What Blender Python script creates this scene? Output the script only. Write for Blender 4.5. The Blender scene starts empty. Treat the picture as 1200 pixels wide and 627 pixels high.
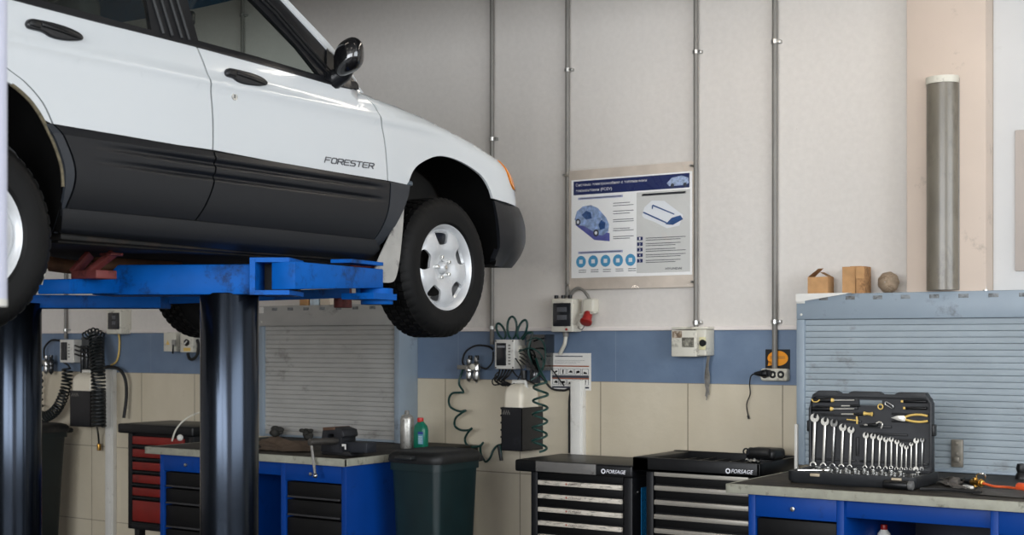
# Car workshop: a white estate car raised on an in-ground lift, workbenches and equipment along a tiled wall.
# World: X along the back wall, +Y towards the wall, Z up.  The camera stands at X=0, Y=0 and is turned 34 degrees.
import bpy, bmesh, math, random
from mathutils import Vector, Matrix
random.seed(7)
PI = math.pi
SC = bpy.context.scene
COL = SC.collection
YAW = math.radians(34)
SN, CS, FPX, EYE = math.sin(YAW), math.cos(YAW), 1600.0, 1.62
WALL = 7.2

def ratio(px):
    t = (px - 600) / FPX
    return (t*CS - SN) / (CS + t*SN)
def at(px, py, Y):
    """point of the plane Y seen at a pixel of the 1200x627 photograph"""
    t = (px - 600) / FPX; v = (400 - py) / FPX
    Z = Y / (CS + t*SN)
    return Vector((Z*(t*CS - SN), Y, EYE + v*Z))
def atx(px, py, X):
    t = (px - 600) / FPX; v = (400 - py) / FPX
    Z = X / (t*CS - SN)
    return Vector((X, Z*(CS + t*SN), EYE + v*Z))
def atd(px, py, Z):
    t = (px - 600) / FPX; v = (400 - py) / FPX
    return Vector((Z*(t*CS - SN), Z*(CS + t*SN), EYE + v*Z))

# ------------------------------------------------------------------ materials
def lin(h):
    h = h.lstrip('#')
    out = []
    for i in (0, 2, 4):
        v = int(h[i:i+2], 16)/255
        out.append(v/12.92 if v <= .04045 else ((v+.055)/1.055)**2.4)
    return (*out, 1)

def mat(name, col, rough=.5, metal=0, var=.12, scale=6, bump=0, bscale=60, coat=0, dirt=None, damt=.35, dscale=3, spec=.5, trans=0, emis=None, estr=0, alpha=1, stretch=(1, 1, 1)):
    m = bpy.data.materials.new(name); m.use_nodes = True
    nt = m.node_tree; N = nt.nodes; L = nt.links
    b = N['Principled BSDF']
    c = lin(col) if isinstance(col, str) else (*col, 1)
    tc = N.new('ShaderNodeTexCoord'); mp = N.new('ShaderNodeMapping'); mp.inputs['Scale'].default_value = stretch
    L.new(tc.outputs['Object'], mp.inputs['Vector'])
    b.inputs['Roughness'].default_value = rough; b.inputs['Metallic'].default_value = metal
    b.inputs['Specular IOR Level'].default_value = spec
    b.inputs['Coat Weight'].default_value = coat; b.inputs['Coat Roughness'].default_value = .05
    b.inputs['Transmission Weight'].default_value = trans
    b.inputs['Alpha'].default_value = alpha
    if emis:
        b.inputs['Emission Color'].default_value = lin(emis); b.inputs['Emission Strength'].default_value = estr
    n = N.new('ShaderNodeTexNoise'); n.inputs['Scale'].default_value = scale; n.inputs['Detail'].default_value = 5
    L.new(mp.outputs['Vector'], n.inputs['Vector'])
    r = N.new('ShaderNodeValToRGB'); r.color_ramp.elements[0].position = .3; r.color_ramp.elements[1].position = .7
    r.color_ramp.elements[0].color = tuple(x*(1-var) for x in c[:3]) + (1,)
    r.color_ramp.elements[1].color = tuple(min(1, x*(1+var)) for x in c[:3]) + (1,)
    L.new(n.outputs['Fac'], r.inputs['Fac'])
    out = r.outputs['Color']
    if dirt:
        d = N.new('ShaderNodeTexNoise'); d.inputs['Scale'].default_value = dscale; d.inputs['Detail'].default_value = 8; d.inputs['Roughness'].default_value = .7
        L.new(mp.outputs['Vector'], d.inputs['Vector'])
        dr = N.new('ShaderNodeValToRGB'); dr.color_ramp.elements[0].position = .66-damt*.5; dr.color_ramp.elements[1].position = .78-damt*.35
        L.new(d.outputs['Fac'], dr.inputs['Fac'])
        mx = N.new('ShaderNodeMixRGB'); mx.inputs['Color2'].default_value = lin(dirt)
        L.new(dr.outputs['Color'], mx.inputs['Fac']); L.new(out, mx.inputs['Color1']); out = mx.outputs['Color']
    L.new(out, b.inputs['Base Color'])
    if bump:
        bn = N.new('ShaderNodeTexNoise'); bn.inputs['Scale'].default_value = bscale; bn.inputs['Detail'].default_value = 4
        L.new(mp.outputs['Vector'], bn.inputs['Vector'])
        bp = N.new('ShaderNodeBump'); bp.inputs['Strength'].default_value = bump; bp.inputs['Distance'].default_value = .01
        L.new(bn.outputs['Fac'], bp.inputs['Height']); L.new(bp.outputs['Normal'], b.inputs['Normal'])
    return m

def glass_mat(name, col, rough=.0, mixf=.05):
    """thin pane: mostly see-through, some mirror"""
    m = bpy.data.materials.new(name); m.use_nodes = True
    nt = m.node_tree; N = nt.nodes; L = nt.links
    N.remove(N['Principled BSDF'])
    tr = N.new('ShaderNodeBsdfTransparent'); tr.inputs['Color'].default_value = lin(col)
    gl = N.new('ShaderNodeBsdfGlossy'); gl.inputs['Roughness'].default_value = rough; gl.inputs['Color'].default_value = (1, 1, 1, 1)
    lw = N.new('ShaderNodeLayerWeight'); lw.inputs['Blend'].default_value = .5
    pw = N.new('ShaderNodeMath'); pw.operation = 'POWER'; pw.inputs[1].default_value = 4; L.new(lw.outputs['Facing'], pw.inputs[0])
    ad = N.new('ShaderNodeMath'); ad.operation = 'MULTIPLY_ADD'; ad.inputs[1].default_value = .6; ad.inputs[2].default_value = mixf; ad.use_clamp = True
    L.new(pw.outputs[0], ad.inputs[0])
    mx = N.new('ShaderNodeMixShader')
    L.new(ad.outputs['Value'], mx.inputs['Fac']); L.new(tr.outputs['BSDF'], mx.inputs[1]); L.new(gl.outputs['BSDF'], mx.inputs[2])
    L.new(mx.outputs['Shader'], N['Material Output'].inputs['Surface'])
    return m

# ------------------------------------------------------------------ objects
def root_of(o):
    while o.parent: o = o.parent
    return o
def tag(o, label=None, cat=None, group=None, kind=None):
    if label: o['label'] = label
    if cat: o['category'] = cat
    if group: o['group'] = group
    if kind: o['kind'] = kind
    return o
def thing(name, label, cat, loc, group=None, rot=None):
    o = bpy.data.objects.new(name, None); COL.objects.link(o)
    o.empty_display_size = .05
    o.location = loc
    if rot: o.rotation_euler = rot
    return tag(o, label, cat, group)

class MB:
    def __init__(s): s.bm = bmesh.new()
    def _bev(s, verts, bev, seg=2):
        if bev > 0:
            ed = list({e for v in verts for e in v.link_edges})
            bmesh.ops.bevel(s.bm, geom=ed, offset=bev, segments=seg, profile=.5, affect='EDGES', clamp_overlap=True)
    def box(s, x0, x1, y0, y1, z0, z1, bev=0, seg=2, M=None):
        if x1 < x0: x0, x1 = x1, x0
        if y1 < y0: y0, y1 = y1, y0
        if z1 < z0: z0, z1 = z1, z0
        m = Matrix.Translation(((x0+x1)/2, (y0+y1)/2, (z0+z1)/2)) @ Matrix.Diagonal((x1-x0, y1-y0, z1-z0, 1))
        r = bmesh.ops.create_cube(s.bm, size=1, matrix=(M @ m) if M else m)
        s._bev(r['verts'], min(bev, .49*min(x1-x0, y1-y0, z1-z0)), seg); return s
    def bar(s, p, q, w, h, bev=0, up=Vector((0, 0, 1))):
        p, q = Vector(p), Vector(q); d = q-p; ln = d.length; d.normalize()
        a = d.cross(up)
        if a.length < 1e-4: a = d.cross(Vector((1, 0, 0)))
        a.normalize(); b = a.cross(d)
        M = Matrix((( d.x, a.x, b.x, 0), (d.y, a.y, b.y, 0), (d.z, a.z, b.z, 0), (0, 0, 0, 1)))
        M = Matrix.Translation((p+q)/2) @ M @ Matrix.Diagonal((ln, w, h, 1))
        r = bmesh.ops.create_cube(s.bm, size=1, matrix=M); s._bev(r['verts'], bev); return s
    def cyl(s, p, q, r, r2=None, seg=24, bev=0):
        p, q = Vector(p), Vector(q); d = q-p
        M = Matrix.Translation((p+q)/2) @ d.to_track_quat('Z', 'Y').to_matrix().to_4x4()
        k = bmesh.ops.create_cone(s.bm, cap_ends=True, segments=seg, radius1=r, radius2=r if r2 is None else r2, depth=d.length, matrix=M)
        if bev:
            ed = [e for e in {e for v in k['verts'] for e in v.link_edges} if any(len(f.verts) > 4 for f in e.link_faces)]
            bmesh.ops.bevel(s.bm, geom=ed, offset=bev, segments=2, profile=.5, affect='EDGES')
        return s
    def ball(s, c, r, seg=16, sc=(1, 1, 1)):
        bmesh.ops.create_uvsphere(s.bm, u_segments=seg, v_segments=max(6, seg//2), radius=r, matrix=Matrix.Translation(c) @ Matrix.Diagonal((*sc, 1))); return s
    def tube(s, pts, r, seg=8, closed=False):
        P = [Vector(p) for p in pts]; n = len(P); rings = []
        nrm = None
        for i in range(n):
            a = P[(i-1) % n] if (closed or i) else P[0]
            b = P[(i+1) % n] if (closed or i < n-1) else P[-1]
            d = (b-a).normalized()
            if nrm is None:
                nrm = d.cross(Vector((.3, .2, 1)))
                if nrm.length < 1e-3: nrm = d.cross(Vector((1, 0, 0)))
            nrm = (nrm - d*nrm.dot(d)).normalized(); bi = d.cross(nrm)
            rr = r[i] if isinstance(r, (list, tuple)) else r
            rings.append([s.bm.verts.new(P[i] + nrm*rr*math.cos(2*PI*k/seg) + bi*rr*math.sin(2*PI*k/seg)) for k in range(seg)])
        for i in range(n if closed else n-1):
            A, B = rings[i], rings[(i+1) % n]
            for k in range(seg): s.bm.faces.new((A[k], A[(k+1) % seg], B[(k+1) % seg], B[k]))
        if not closed:
            s.bm.faces.new(rings[0][::-1]); s.bm.faces.new(rings[-1])
        return s
    def lathe(s, prof, o, ax, seg=48, rmod=None):
        """prof: (radius, height along ax); closed profile if first == last"""
        ax = Vector(ax).normalized(); u = ax.orthogonal().normalized(); v = ax.cross(u); o = Vector(o)
        closed = prof[0] == prof[-1]
        pr = prof[:-1] if closed else prof
        rings = []
        for j, (r, h) in enumerate(pr):
            if r < 1e-6: rings.append([s.bm.verts.new(o+ax*h)]*seg); continue
            rings.append([s.bm.verts.new(o + ax*h + (u*math.cos(2*PI*k/seg) + v*math.sin(2*PI*k/seg))*(r + (rmod(j, k) if rmod else 0))) for k in range(seg)])
        n = len(pr)
        for j in range(n if closed else n-1):
            A, B = rings[j], rings[(j+1) % n]
            for k in range(seg):
                vs = []
                for w in (A[k], A[(k+1) % seg], B[(k+1) % seg], B[k]):
                    if w not in vs: vs.append(w)
                if len(vs) > 2: s.bm.faces.new(vs)
        return s
    def prism(s, loops, o, u, v, depth, bev=0, cut=0):
        """loops: outline first, then holes, in (a, b); o + a*u + b*v; extruded depth along -u x v away from the viewer"""
        o, u, v = Vector(o), Vector(u).normalized(), Vector(v).normalized(); n = u.cross(v)
        if not isinstance(loops[0][0], (tuple, list, Vector)): loops = [loops]
        start = set(s.bm.verts)
        edges = []; fl = []
        for lp in loops:
            vs = [s.bm.verts.new(o + u*a + v*b) for a, b in lp]
            fl.append(vs)
            edges += [s.bm.edges.new((vs[i], vs[(i+1) % len(vs)])) for i in range(len(vs))]
        if len(loops) == 1:
            f = [s.bm.faces.new(fl[0])]
        else:
            f = [g for g in bmesh.ops.triangle_fill(s.bm, edges=edges, use_beauty=True, use_dissolve=False, normal=n)['geom'] if isinstance(g, bmesh.types.BMFace)]
        for g in f:
            g.normal_update()
            if g.normal.dot(n) < 0: g.normal_flip()
        if depth:
            r = bmesh.ops.extrude_face_region(s.bm, geom=f, use_keep_orig=True)
            nv = [g for g in r['geom'] if isinstance(g, bmesh.types.BMVert)]
            bmesh.ops.translate(s.bm, verts=nv, vec=-n*depth)
        if bev:
            nv = [w for w in s.bm.verts if w not in start]
            ed = [e for e in {e for w in nv for e in w.link_edges} if len(e.link_faces) == 2 and e.calc_face_angle(0) > .6]
            bmesh.ops.bevel(s.bm, geom=ed, offset=bev, segments=2, profile=.5, affect='EDGES', clamp_overlap=True)
        return s
    def grid(s, fn, nu, nv, thick=None, flip=False):
        V = [[s.bm.verts.new(fn(i/nu, j/nv)) for j in range(nv+1)] for i in range(nu+1)]
        fs = []
        for i in range(nu):
            for j in range(nv):
                q = (V[i][j], V[i+1][j], V[i+1][j+1], V[i][j+1])
                fs.append(s.bm.faces.new(q[::-1] if flip else q))
        if thick: bmesh.ops.solidify(s.bm, geom=fs, thickness=thick)
        return s
    def text(s, txt, o, u, v, width, height, depth=.002, shear=0, align=0, bold=0):
        """lettering fitted to width x height, lower left corner at o"""
        cu = bpy.data.curves.new('lettering', 'FONT'); cu.body = txt; cu.extrude = 0; cu.shear = shear; cu.offset = bold; cu.resolution_u = 3
        ob = bpy.data.objects.new('lettering', cu); COL.objects.link(ob)
        dg = bpy.context.evaluated_depsgraph_get(); dg.update()
        me = bpy.data.meshes.new_from_object(ob.evaluated_get(dg))
        bpy.data.objects.remove(ob); bpy.data.curves.remove(cu)
        xs = [w.co.x for w in me.vertices]; ys = [w.co.y for w in me.vertices]
        x0, x1, y0, y1 = min(xs), max(xs), min(ys), max(ys)
        kx = width/(x1-x0); ky = (height/(y1-y0)) if height else kx
        u, v, o = Vector(u).normalized(), Vector(v).normalized(), Vector(o); n = u.cross(v)
        t = bmesh.new(); t.from_mesh(me)
        for w in t.verts: w.co = o + u*(w.co.x-x0)*kx + v*(w.co.y-y0)*ky
        r = bmesh.ops.extrude_face_region(t, geom=t.faces[:], use_keep_orig=True)
        bmesh.ops.translate(t, verts=[g for g in r['geom'] if isinstance(g, bmesh.types.BMVert)], vec=-n*depth)
        m2 = bpy.data.meshes.new('lettering'); t.to_mesh(m2); t.free()
        s.bm.from_mesh(m2); bpy.data.meshes.remove(m2); bpy.data.meshes.remove(me); return s
    def build(s, name, m, parent=None, smooth=40, loc=None, recalc=True, label=None, cat=None, group=None, kind=None):
        bm = s.bm
        if recalc: bmesh.ops.recalc_face_normals(bm, faces=bm.faces[:])
        if parent is not None:
            r = root_of(parent)
            bm.transform(Matrix.LocRotScale(r.location, r.rotation_euler, None).inverted())
        else:
            if loc is None:
                xs = [w.co.x for w in bm.verts]; ys = [w.co.y for w in bm.verts]; zs = [w.co.z for w in bm.verts]
                loc = Vector(((min(xs)+max(xs))/2, (min(ys)+max(ys))/2, min(zs)))
            bm.transform(Matrix.Translation(-Vector(loc)))
        me = bpy.data.meshes.new(name); bm.to_mesh(me); bm.free()
        me.materials.append(m)
        if smooth:
            me.polygons.foreach_set('use_smooth', [True]*len(me.polygons))
            me.set_sharp_from_angle(angle=math.radians(smooth))
        o = bpy.data.objects.new(name, me); COL.objects.link(o)
        if parent is not None: o.parent = parent
        else: o.location = loc
        return tag(o, label, cat, group, kind)

def circ(cx, cy, r, n=24, ry=None, a0=0):
    return [(cx + r*math.cos(a0+2*PI*k/n), cy + (ry or r)*math.sin(a0+2*PI*k/n)) for k in range(n)]
def rrect(x0, x1, y0, y1, r, n=5):
    out = []
    for cx, cy, a in ((x1-r, y1-r, 0), (x0+r, y1-r, PI/2), (x0+r, y0+r, PI), (x1-r, y0+r, 1.5*PI)):
        out += [(cx + r*math.cos(a+PI/2*k/n), cy + r*math.sin(a+PI/2*k/n)) for k in range(n+1)]
    return out
def spline(P, n=8, closed=False):
    P = [Vector(p) for p in P]; out = []
    m = len(P)
    for i in range(m if closed else m-1):
        p0 = P[(i-1) % m] if (closed or i) else P[0]; p1 = P[i]; p2 = P[(i+1) % m]
        p3 = P[(i+2) % m] if (closed or i+2 < m) else P[-1]
        for k in range(n):
            t = k/n
            out.append(.5*((2*p1) + (p2-p0)*t + (2*p0-5*p1+4*p2-p3)*t*t + (3*p1-p0-3*p2+p3)*t**3))
    if not closed: out.append(P[-1])
    return out
def helix(path, R, turns, per=10, sag=None):
    """coil of radius R wound around a polyline"""
    P = spline(path, 12); n = int(turns*per)
    L = [0]
    for a, b in zip(P, P[1:]): L.append(L[-1] + (b-a).length)
    out = []
    nrm = None; j = 0
    for k in range(n+1):
        d = L[-1]*k/n
        while j < len(L)-2 and L[j+1] < d: j += 1
        t = (d-L[j])/max(1e-9, L[j+1]-L[j]); c = P[j].lerp(P[j+1], t)
        tg = (P[j+1]-P[j]).normalized()
        if nrm is None: nrm = tg.cross(Vector((.1, 1, .2)))
        nrm = (nrm - tg*nrm.dot(tg)).normalized(); bi = tg.cross(nrm)
        a = 2*PI*k/per
        rr = R(k/n) if callable(R) else R
        out.append(c + nrm*rr*math.cos(a) + bi*rr*math.sin(a))
    return out
X_, Y_, Z_ = Vector((1, 0, 0)), Vector((0, 1, 0)), Vector((0, 0, 1))
# ------------------------------------------------------------------ shared materials
M = {}
M['white_enamel'] = mat('white_enamel', '#d8d6cf', .4, var=.05, dirt='#8d8578', damt=.12, dscale=14)
M['beige_plastic'] = mat('beige_plastic', '#cfcbbd', .45, var=.05, dirt='#6d675c', damt=.2, dscale=12)
M['black_plastic'] = mat('black_plastic', '#0d0e10', .42, var=.2, scale=30, spec=.4)
M['smoke_plastic'] = mat('smoke_plastic', '#26282b', .15, var=.1)
M['black_rubber'] = mat('black_rubber', '#131313', .65, var=.2, scale=20)
M['grey_pipe'] = mat('grey_pipe', '#77746e', .45, var=.15, scale=3, dirt='#4d4840', damt=.2, dscale=5)
M['steel'] = mat('steel', '#b9b9b6', .28, 1, var=.1, scale=20)
M['chrome'] = mat('chrome', '#e3e2dd', .16, 1, var=.05)
M['wrench_steel'] = mat('wrench_steel', '#e6e3da', .34, .75, var=.06, scale=40)
M['brass'] = mat('brass', '#b48a45', .35, 1, var=.1)
M['red_plastic'] = mat('red_plastic', '#8f1d19', .4, var=.1)
M['orange_plastic'] = mat('orange_plastic', '#ea950f', .4, var=.05)
M['yellow'] = mat('yellow_plastic', '#d9b765', .45, var=.08)
M['bench_blue'] = mat('bench_blue', '#003884', .45, var=.06, dirt='#06245a', damt=.1, dscale=9, spec=.2)
M['lift_blue'] = mat('lift_blue', '#0058ac', .5, spec=.15, var=.1, scale=10, dirt='#12284a', damt=.27, dscale=9, bump=.08, bscale=40)
M['lift_red'] = mat('lift_red', '#7d3a36', .55, var=.2, scale=10, dirt='#3b1c19', damt=.3, dscale=14)
M['cab_black'] = mat('cabinet_black', '#101114', .45, var=.15, scale=12, spec=.35)
M['drawer_black'] = mat('drawer_black', '#070708', .55, var=.15, spec=.25)
M['alu'] = mat('aluminium_strip', '#a9a49a', .42, .35, var=.06, scale=10, dirt='#6b665c', damt=.1, dscale=20, stretch=(1, 1, 6))
M['worn_alu'] = mat('worn_white_strip', '#d5cdbf', .45, var=.06, scale=20, dirt='#1c1b19', damt=.3, dscale=16, stretch=(1, 1, 5))
M['worktop'] = mat('worktop', '#423c33', .6, spec=.3, var=.3, scale=5, dirt='#191612', damt=.55, dscale=4, bump=.15, bscale=30)
M['worktop_edge'] = mat('worktop_edge', '#9a998b', .6, var=.12, scale=18, dirt='#4d493f', damt=.22, dscale=14, spec=.3)
M['shutter'] = mat('shutter_grey', '#929da4', .5, var=.06, scale=5, dirt='#66645f', damt=.1, dscale=3.5, stretch=(1, 1, 1.6))
M['shutter_frame'] = mat('shutter_frame', '#8a97a2', .45, var=.06, scale=4, dirt='#5a5b5b', damt=.16, dscale=4)
M['shutter_warm'] = mat('shutter_warm_grey', '#a9a8a4', .5, var=.07, scale=5, dirt='#6f6c66', damt=.14, dscale=3.5, stretch=(1, 1, 1.6))
M['cardboard'] = mat('cardboard', '#b58b5e', .8, var=.1, scale=25, bump=.05)
M['paper'] = mat('paper', '#dcdad4', .7, var=.03)
M['ink_dark'] = mat('ink_dark', '#3c3f4a', .6, var=.02)
M['ink_navy'] = mat('ink_navy', '#1c2a5e', .35, var=.08)
M['ink_white'] = mat('ink_white', '#e8e8ee', .5, var=0)
M['green_hose'] = mat('green_hose', '#0c3a35', .35, var=.1)
M['dark_hose'] = mat('dark_hose', '#12181a', .4, var=.1)

# ------------------------------------------------------------------ setting
def wall_material():
    m = bpy.data.materials.new('painted_and_tiled_wall'); m.use_nodes = True
    nt = m.node_tree; N = nt.nodes; L = nt.links; b = N['Principled BSDF']
    tc = N.new('ShaderNodeTexCoord'); sx = N.new('ShaderNodeSeparateXYZ'); L.new(tc.outputs['Object'], sx.inputs[0])
    def mth(op, a, v=None, v2=None):
        n = N.new('ShaderNodeMath'); n.operation = op
        for i, q in enumerate((a, v, v2)):
            if q is None: continue
            if hasattr(q, 'is_linked'): L.new(q, n.inputs[i])
            else: n.inputs[i].default_value = q
        return n.outputs[0]
    def noise(sc, det=5, st=(1, 1, 1), ro=.55):
        mp = N.new('ShaderNodeMapping'); mp.inputs['Scale'].default_value = st; L.new(tc.outputs['Object'], mp.inputs['Vector'])
        n = N.new('ShaderNodeTexNoise'); n.inputs['Scale'].default_value = sc; n.inputs['Detail'].default_value = det; n.inputs['Roughness'].default_value = ro
        L.new(mp.outputs['Vector'], n.inputs['Vector']); return n.outputs['Fac']
    def ramp(f, stops):
        r = N.new('ShaderNodeValToRGB')
        while len(r.color_ramp.elements) < len(stops): r.color_ramp.elements.new(.5)
        for e, (p, c) in zip(r.color_ramp.elements, stops): e.position = p; e.color = lin(c)
        L.new(f, r.inputs['Fac']); return r.outputs['Color']
    def mix(f, a, c):
        n = N.new('ShaderNodeMixRGB')
        if hasattr(f, 'is_linked'): L.new(f, n.inputs['Fac'])
        else: n.inputs['Fac'].default_value = f
        for k, q in (('Color1', a), ('Color2', c)):
            if hasattr(q, 'is_linked'): L.new(q, n.inputs[k])
            else: n.inputs[k].default_value = lin(q)
        return n.outputs['Color']
    X, Z = sx.outputs['X'], sx.outputs['Z']
    plaster = ramp(noise(.8, 6, (1, 1, .35)), [(.3, '#cdc8c1'), (.5, '#d4cfc8'), (.7, '#dbd7d0')])
    fine = ramp(noise(30, 4), [(.35, '#c9c3be'), (.65, '#dad4cf')])
    plaster = mix(.25, plaster, fine)
    blotch = mth('GREATER_THAN', noise(9, 8, (1, 1, .5), .7), .72)
    plaster = mix(mth('MULTIPLY', blotch, .35), plaster, '#a69b8e')
    # lighter, newer plaster around the fuse box
    dx = mth('DIVIDE', mth('ADD', X, 4.72), .42); dz = mth('DIVIDE', mth('SUBTRACT', Z, 1.88), .22)
    rr = mth('ADD', mth('ADD', mth('MULTIPLY', dx, dx), mth('MULTIPLY', dz, dz)), mth('MULTIPLY', mth('SUBTRACT', noise(7, 6, (1, 1, 1), .7), .5), 1.6))
    patch = mth('SUBTRACT', 1, mth('MULTIPLY', mth('SUBTRACT', rr, .7), 2.2)); patch.node.use_clamp = True
    plaster = mix(mth('MULTIPLY', patch, .6), plaster, '#e6e0d8')
    band = ramp(noise(3.5, 6), [(.3, '#60728a'), (.7, '#6e8198')])
    tile = ramp(noise(2.2, 6, (1, 1, .5)), [(.3, '#c0b59e'), (.7, '#cfc5b0')])
    smear = N.new('ShaderNodeMath')
    tile = mix(mth('MULTIPLY', mth('GREATER_THAN', noise(5, 9, (1, 1, .6), .75), .68), .35), tile, '#857a66')
    gx = mth('ABSOLUTE', mth('SUBTRACT', mth('FRACT', mth('DIVIDE', mth('ADD', X, 4.205+60*.59), .59)), .5))
    gv = mth('GREATER_THAN', gx, .5-.0035/.59)
    gz = mth('ABSOLUTE', mth('SUBTRACT', mth('FRACT', mth('DIVIDE', mth('SUBTRACT', Z, 1.375-.593*4), .593)), .5))
    gh = mth('GREATER_THAN', gz, .5-.003/.593)
    seam = mth('MAXIMUM', gv, gh)
    tile = mix(mth('MULTIPLY', seam, .75), tile, '#6d6353')
    gx2 = mth('ABSOLUTE', mth('SUBTRACT', mth('FRACT', mth('DIVIDE', mth('ADD', X, 4.1+60*.59), .59)), .5))
    band = mix(mth('MULTIPLY', mth('GREATER_THAN', gx2, .5-.002/.59), .5), band, '#8c98a8')
    col = mix(mth('GREATER_THAN', Z, 1.375), tile, band)
    col = mix(mth('GREATER_THAN', Z, 1.686), col, plaster)
    L.new(col, b.inputs['Base Color'])
    ro = mth('SUBTRACT', .62, mth('MULTIPLY', mth('LESS_THAN', Z, 1.686), .22))
    L.new(ro, b.inputs['Roughness'])
    bp = N.new('ShaderNodeBump'); bp.inputs['Strength'].default_value = .25; bp.inputs['Distance'].default_value = .01
    L.new(noise(14, 6), bp.inputs['Height']); L.new(bp.outputs['Normal'], b.inputs['Normal'])
    return m
M['wall'] = wall_material()
M['plaster'] = mat('plaster', '#d9d1cb', .65, var=.05, scale=2, dirt='#b3a99d', damt=.12, dscale=6)
M['white_plaster'] = mat('white_plaster', '#c6c6c5', .6, var=.03, scale=2, dirt='#b9b7b4', damt=.06, dscale=10)
M['ceiling'] = mat('ceiling_grey', '#8f8d89', .8, var=.06)
M['floor'] = mat('concrete_floor', '#33312e', .45, var=.2, scale=1.5, dirt='#1e1c1b', damt=.35, dscale=2)

RX0, RX1, RY0, CEIL = -13.0, 6.0, -8.0, 4.9
def struct(name, mb, m, **k): return mb.build(name, m, None, loc=(0, 0, 0), kind='structure', **k)
struct('floor', MB().box(RX0-.2, RX1+.2, RY0-.2, WALL+.2, -.2, 0), M['floor'])
struct('ceiling', MB().box(RX0-.2, RX1+.2, RY0-.2, WALL+.2, CEIL, CEIL+.2), M['ceiling'])
struct('wall_back', MB().box(RX0-.2, RX1+.2, WALL, WALL+.25, 0, CEIL), M['wall'])
struct('wall_left', MB().box(RX0-.25, RX0, RY0, WALL, 0, CEIL), M['plaster'])
# the right wall and the wall behind the camera have high window openings that let the daylight in
w = MB(); w.box(RX1, RX1+.25, RY0, -3.4, 0, CEIL); w.box(RX1, RX1+.25, -3.4, 5.6, 4.5, CEIL); w.box(RX1, RX1+.25, -3.4, 5.6, 0, 1.5); w.box(RX1, RX1+.25, 5.6, WALL, 0, CEIL)
struct('wall_right', w, M['plaster'])
w = MB(); w.box(RX0, -5, RY0-.25, RY0, 0, CEIL); w.box(-5, 5, RY0-.25, RY0, 4.5, CEIL); w.box(-5, 5, RY0-.25, RY0, 0, 1.5); w.box(5, RX1, RY0-.25, RY0, 0, CEIL); w.box(-.2, .2, RY0-.25, RY0, 1.5, 4.5)
struct('wall_front', w, M['plaster'])
# ledge on top of the blue tile band
p0 = at(755, 387.5, WALL)
struct('trim_1', MB().box(RX0, -2.9, WALL-.018, WALL+.01, 1.684, 1.708, .004), M['plaster'])
# pilaster beside the right hand cabinet and the whiter wall past it
px0 = ratio(1062)*(WALL-.16); px1 = ratio(1155.5)*(WALL-.16)
struct('pillar_1', MB().box(px0, px1, WALL-.16, WALL+.1, 0, CEIL, .008), mat('pilaster_paint', '#c6b6a8', .65, var=.05, scale=2, dirt='#a3968a', damt=.1, dscale=6))
struct('wall_return', MB().box(px1+.002, 0.6, WALL-.03, WALL+.1, 0, CEIL), M['white_plaster'])
a = at(1190, 153, WALL-.03); b = at(1190, 318, WALL-.03)
struct('trim_2', MB().box(a.x, a.x+.5, WALL-.042, WALL, b.z, a.z, .004), mat('panel_paint', '#b3aaa3', .6, var=.04, scale=2))

# unseen ceiling beam above the car, added to shade the upper back wall
struct('shade_beam_1', MB().box(RX0, RX1, 4.45, 4.75, 3.68, CEIL, .01), M['ceiling'])
# conduits with clamps
def conduit(px, z0, z1, r, clamps, label):
    x = ratio(px)*(WALL-.025)
    t = thing('cable_conduit', label, 'pipe', (x, WALL-.025, z0), 'grey conduits running up the back wall')
    mb = MB(); mb.cyl((x, WALL-.025, z0), (x, WALL-.025, z1), r, seg=14); mb.build('pipe', M['grey_pipe'], t)
    for z in clamps:
        mb = MB(); mb.cyl((x, WALL-.025, z-.011), (x, WALL-.025, z+.011), r+.006, seg=14)
        mb.box(x-.008, x+.035, WALL-.03, WALL, z-.009, z+.009, .002); mb.cyl((x+.025, WALL-.037, z), (x+.025, WALL-.02, z), .007, seg=8)
        mb.build('clamp', M['steel'], t)
zz = lambda py, px: at(px, py, WALL-.025).z
conduit(284, 2.2, CEIL, .014, [zz(18, 284)], 'grey wall conduit seen through the front window of the raised car')
conduit(576.5, 1.60, CEIL, .014, [zz(163, 576), zz(384, 576)], 'grey conduit running down the wall to the air station, left of the poster')
conduit(665, at(665, 349, WALL).z, CEIL, .014, [zz(82, 665)], 'grey conduit passing the left edge of the poster down to the fuse box')
conduit(815.5, at(815, 388, WALL).z, CEIL, .014, [zz(61, 815), zz(378, 816)], 'grey conduit at the right edge of the poster ending in the junction box')
conduit(908, at(908, 433, WALL).z, CEIL, .016, [zz(49, 907), zz(377, 908)], 'grey conduit dropping to the three-way socket beside the right shutter')
conduit(77, at(77, 397, WALL).z, CEIL, .014, [zz(387, 77)], 'thin conduit dropping to the air station seen below the car')
# ------------------------------------------------------------------ things on the wall
def pbox(mb, x0, y0, x1, y1, Yf, Yb, bev=.004, seg=2):
    """box whose front face covers the pixel rectangle at plane Yf"""
    xm = (x0+x1)/2; ym = (y0+y1)/2
    X0, X1 = ratio(x0)*Yf, ratio(x1)*Yf
    return mb.box(X0, X1, Yf, Yb, at(xm, y1, Yf).z, at(xm, y0, Yf).z, bev, seg)
def base(px, py, Y): return at(px, py, Y)
XU, ZU = X_, Z_

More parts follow.
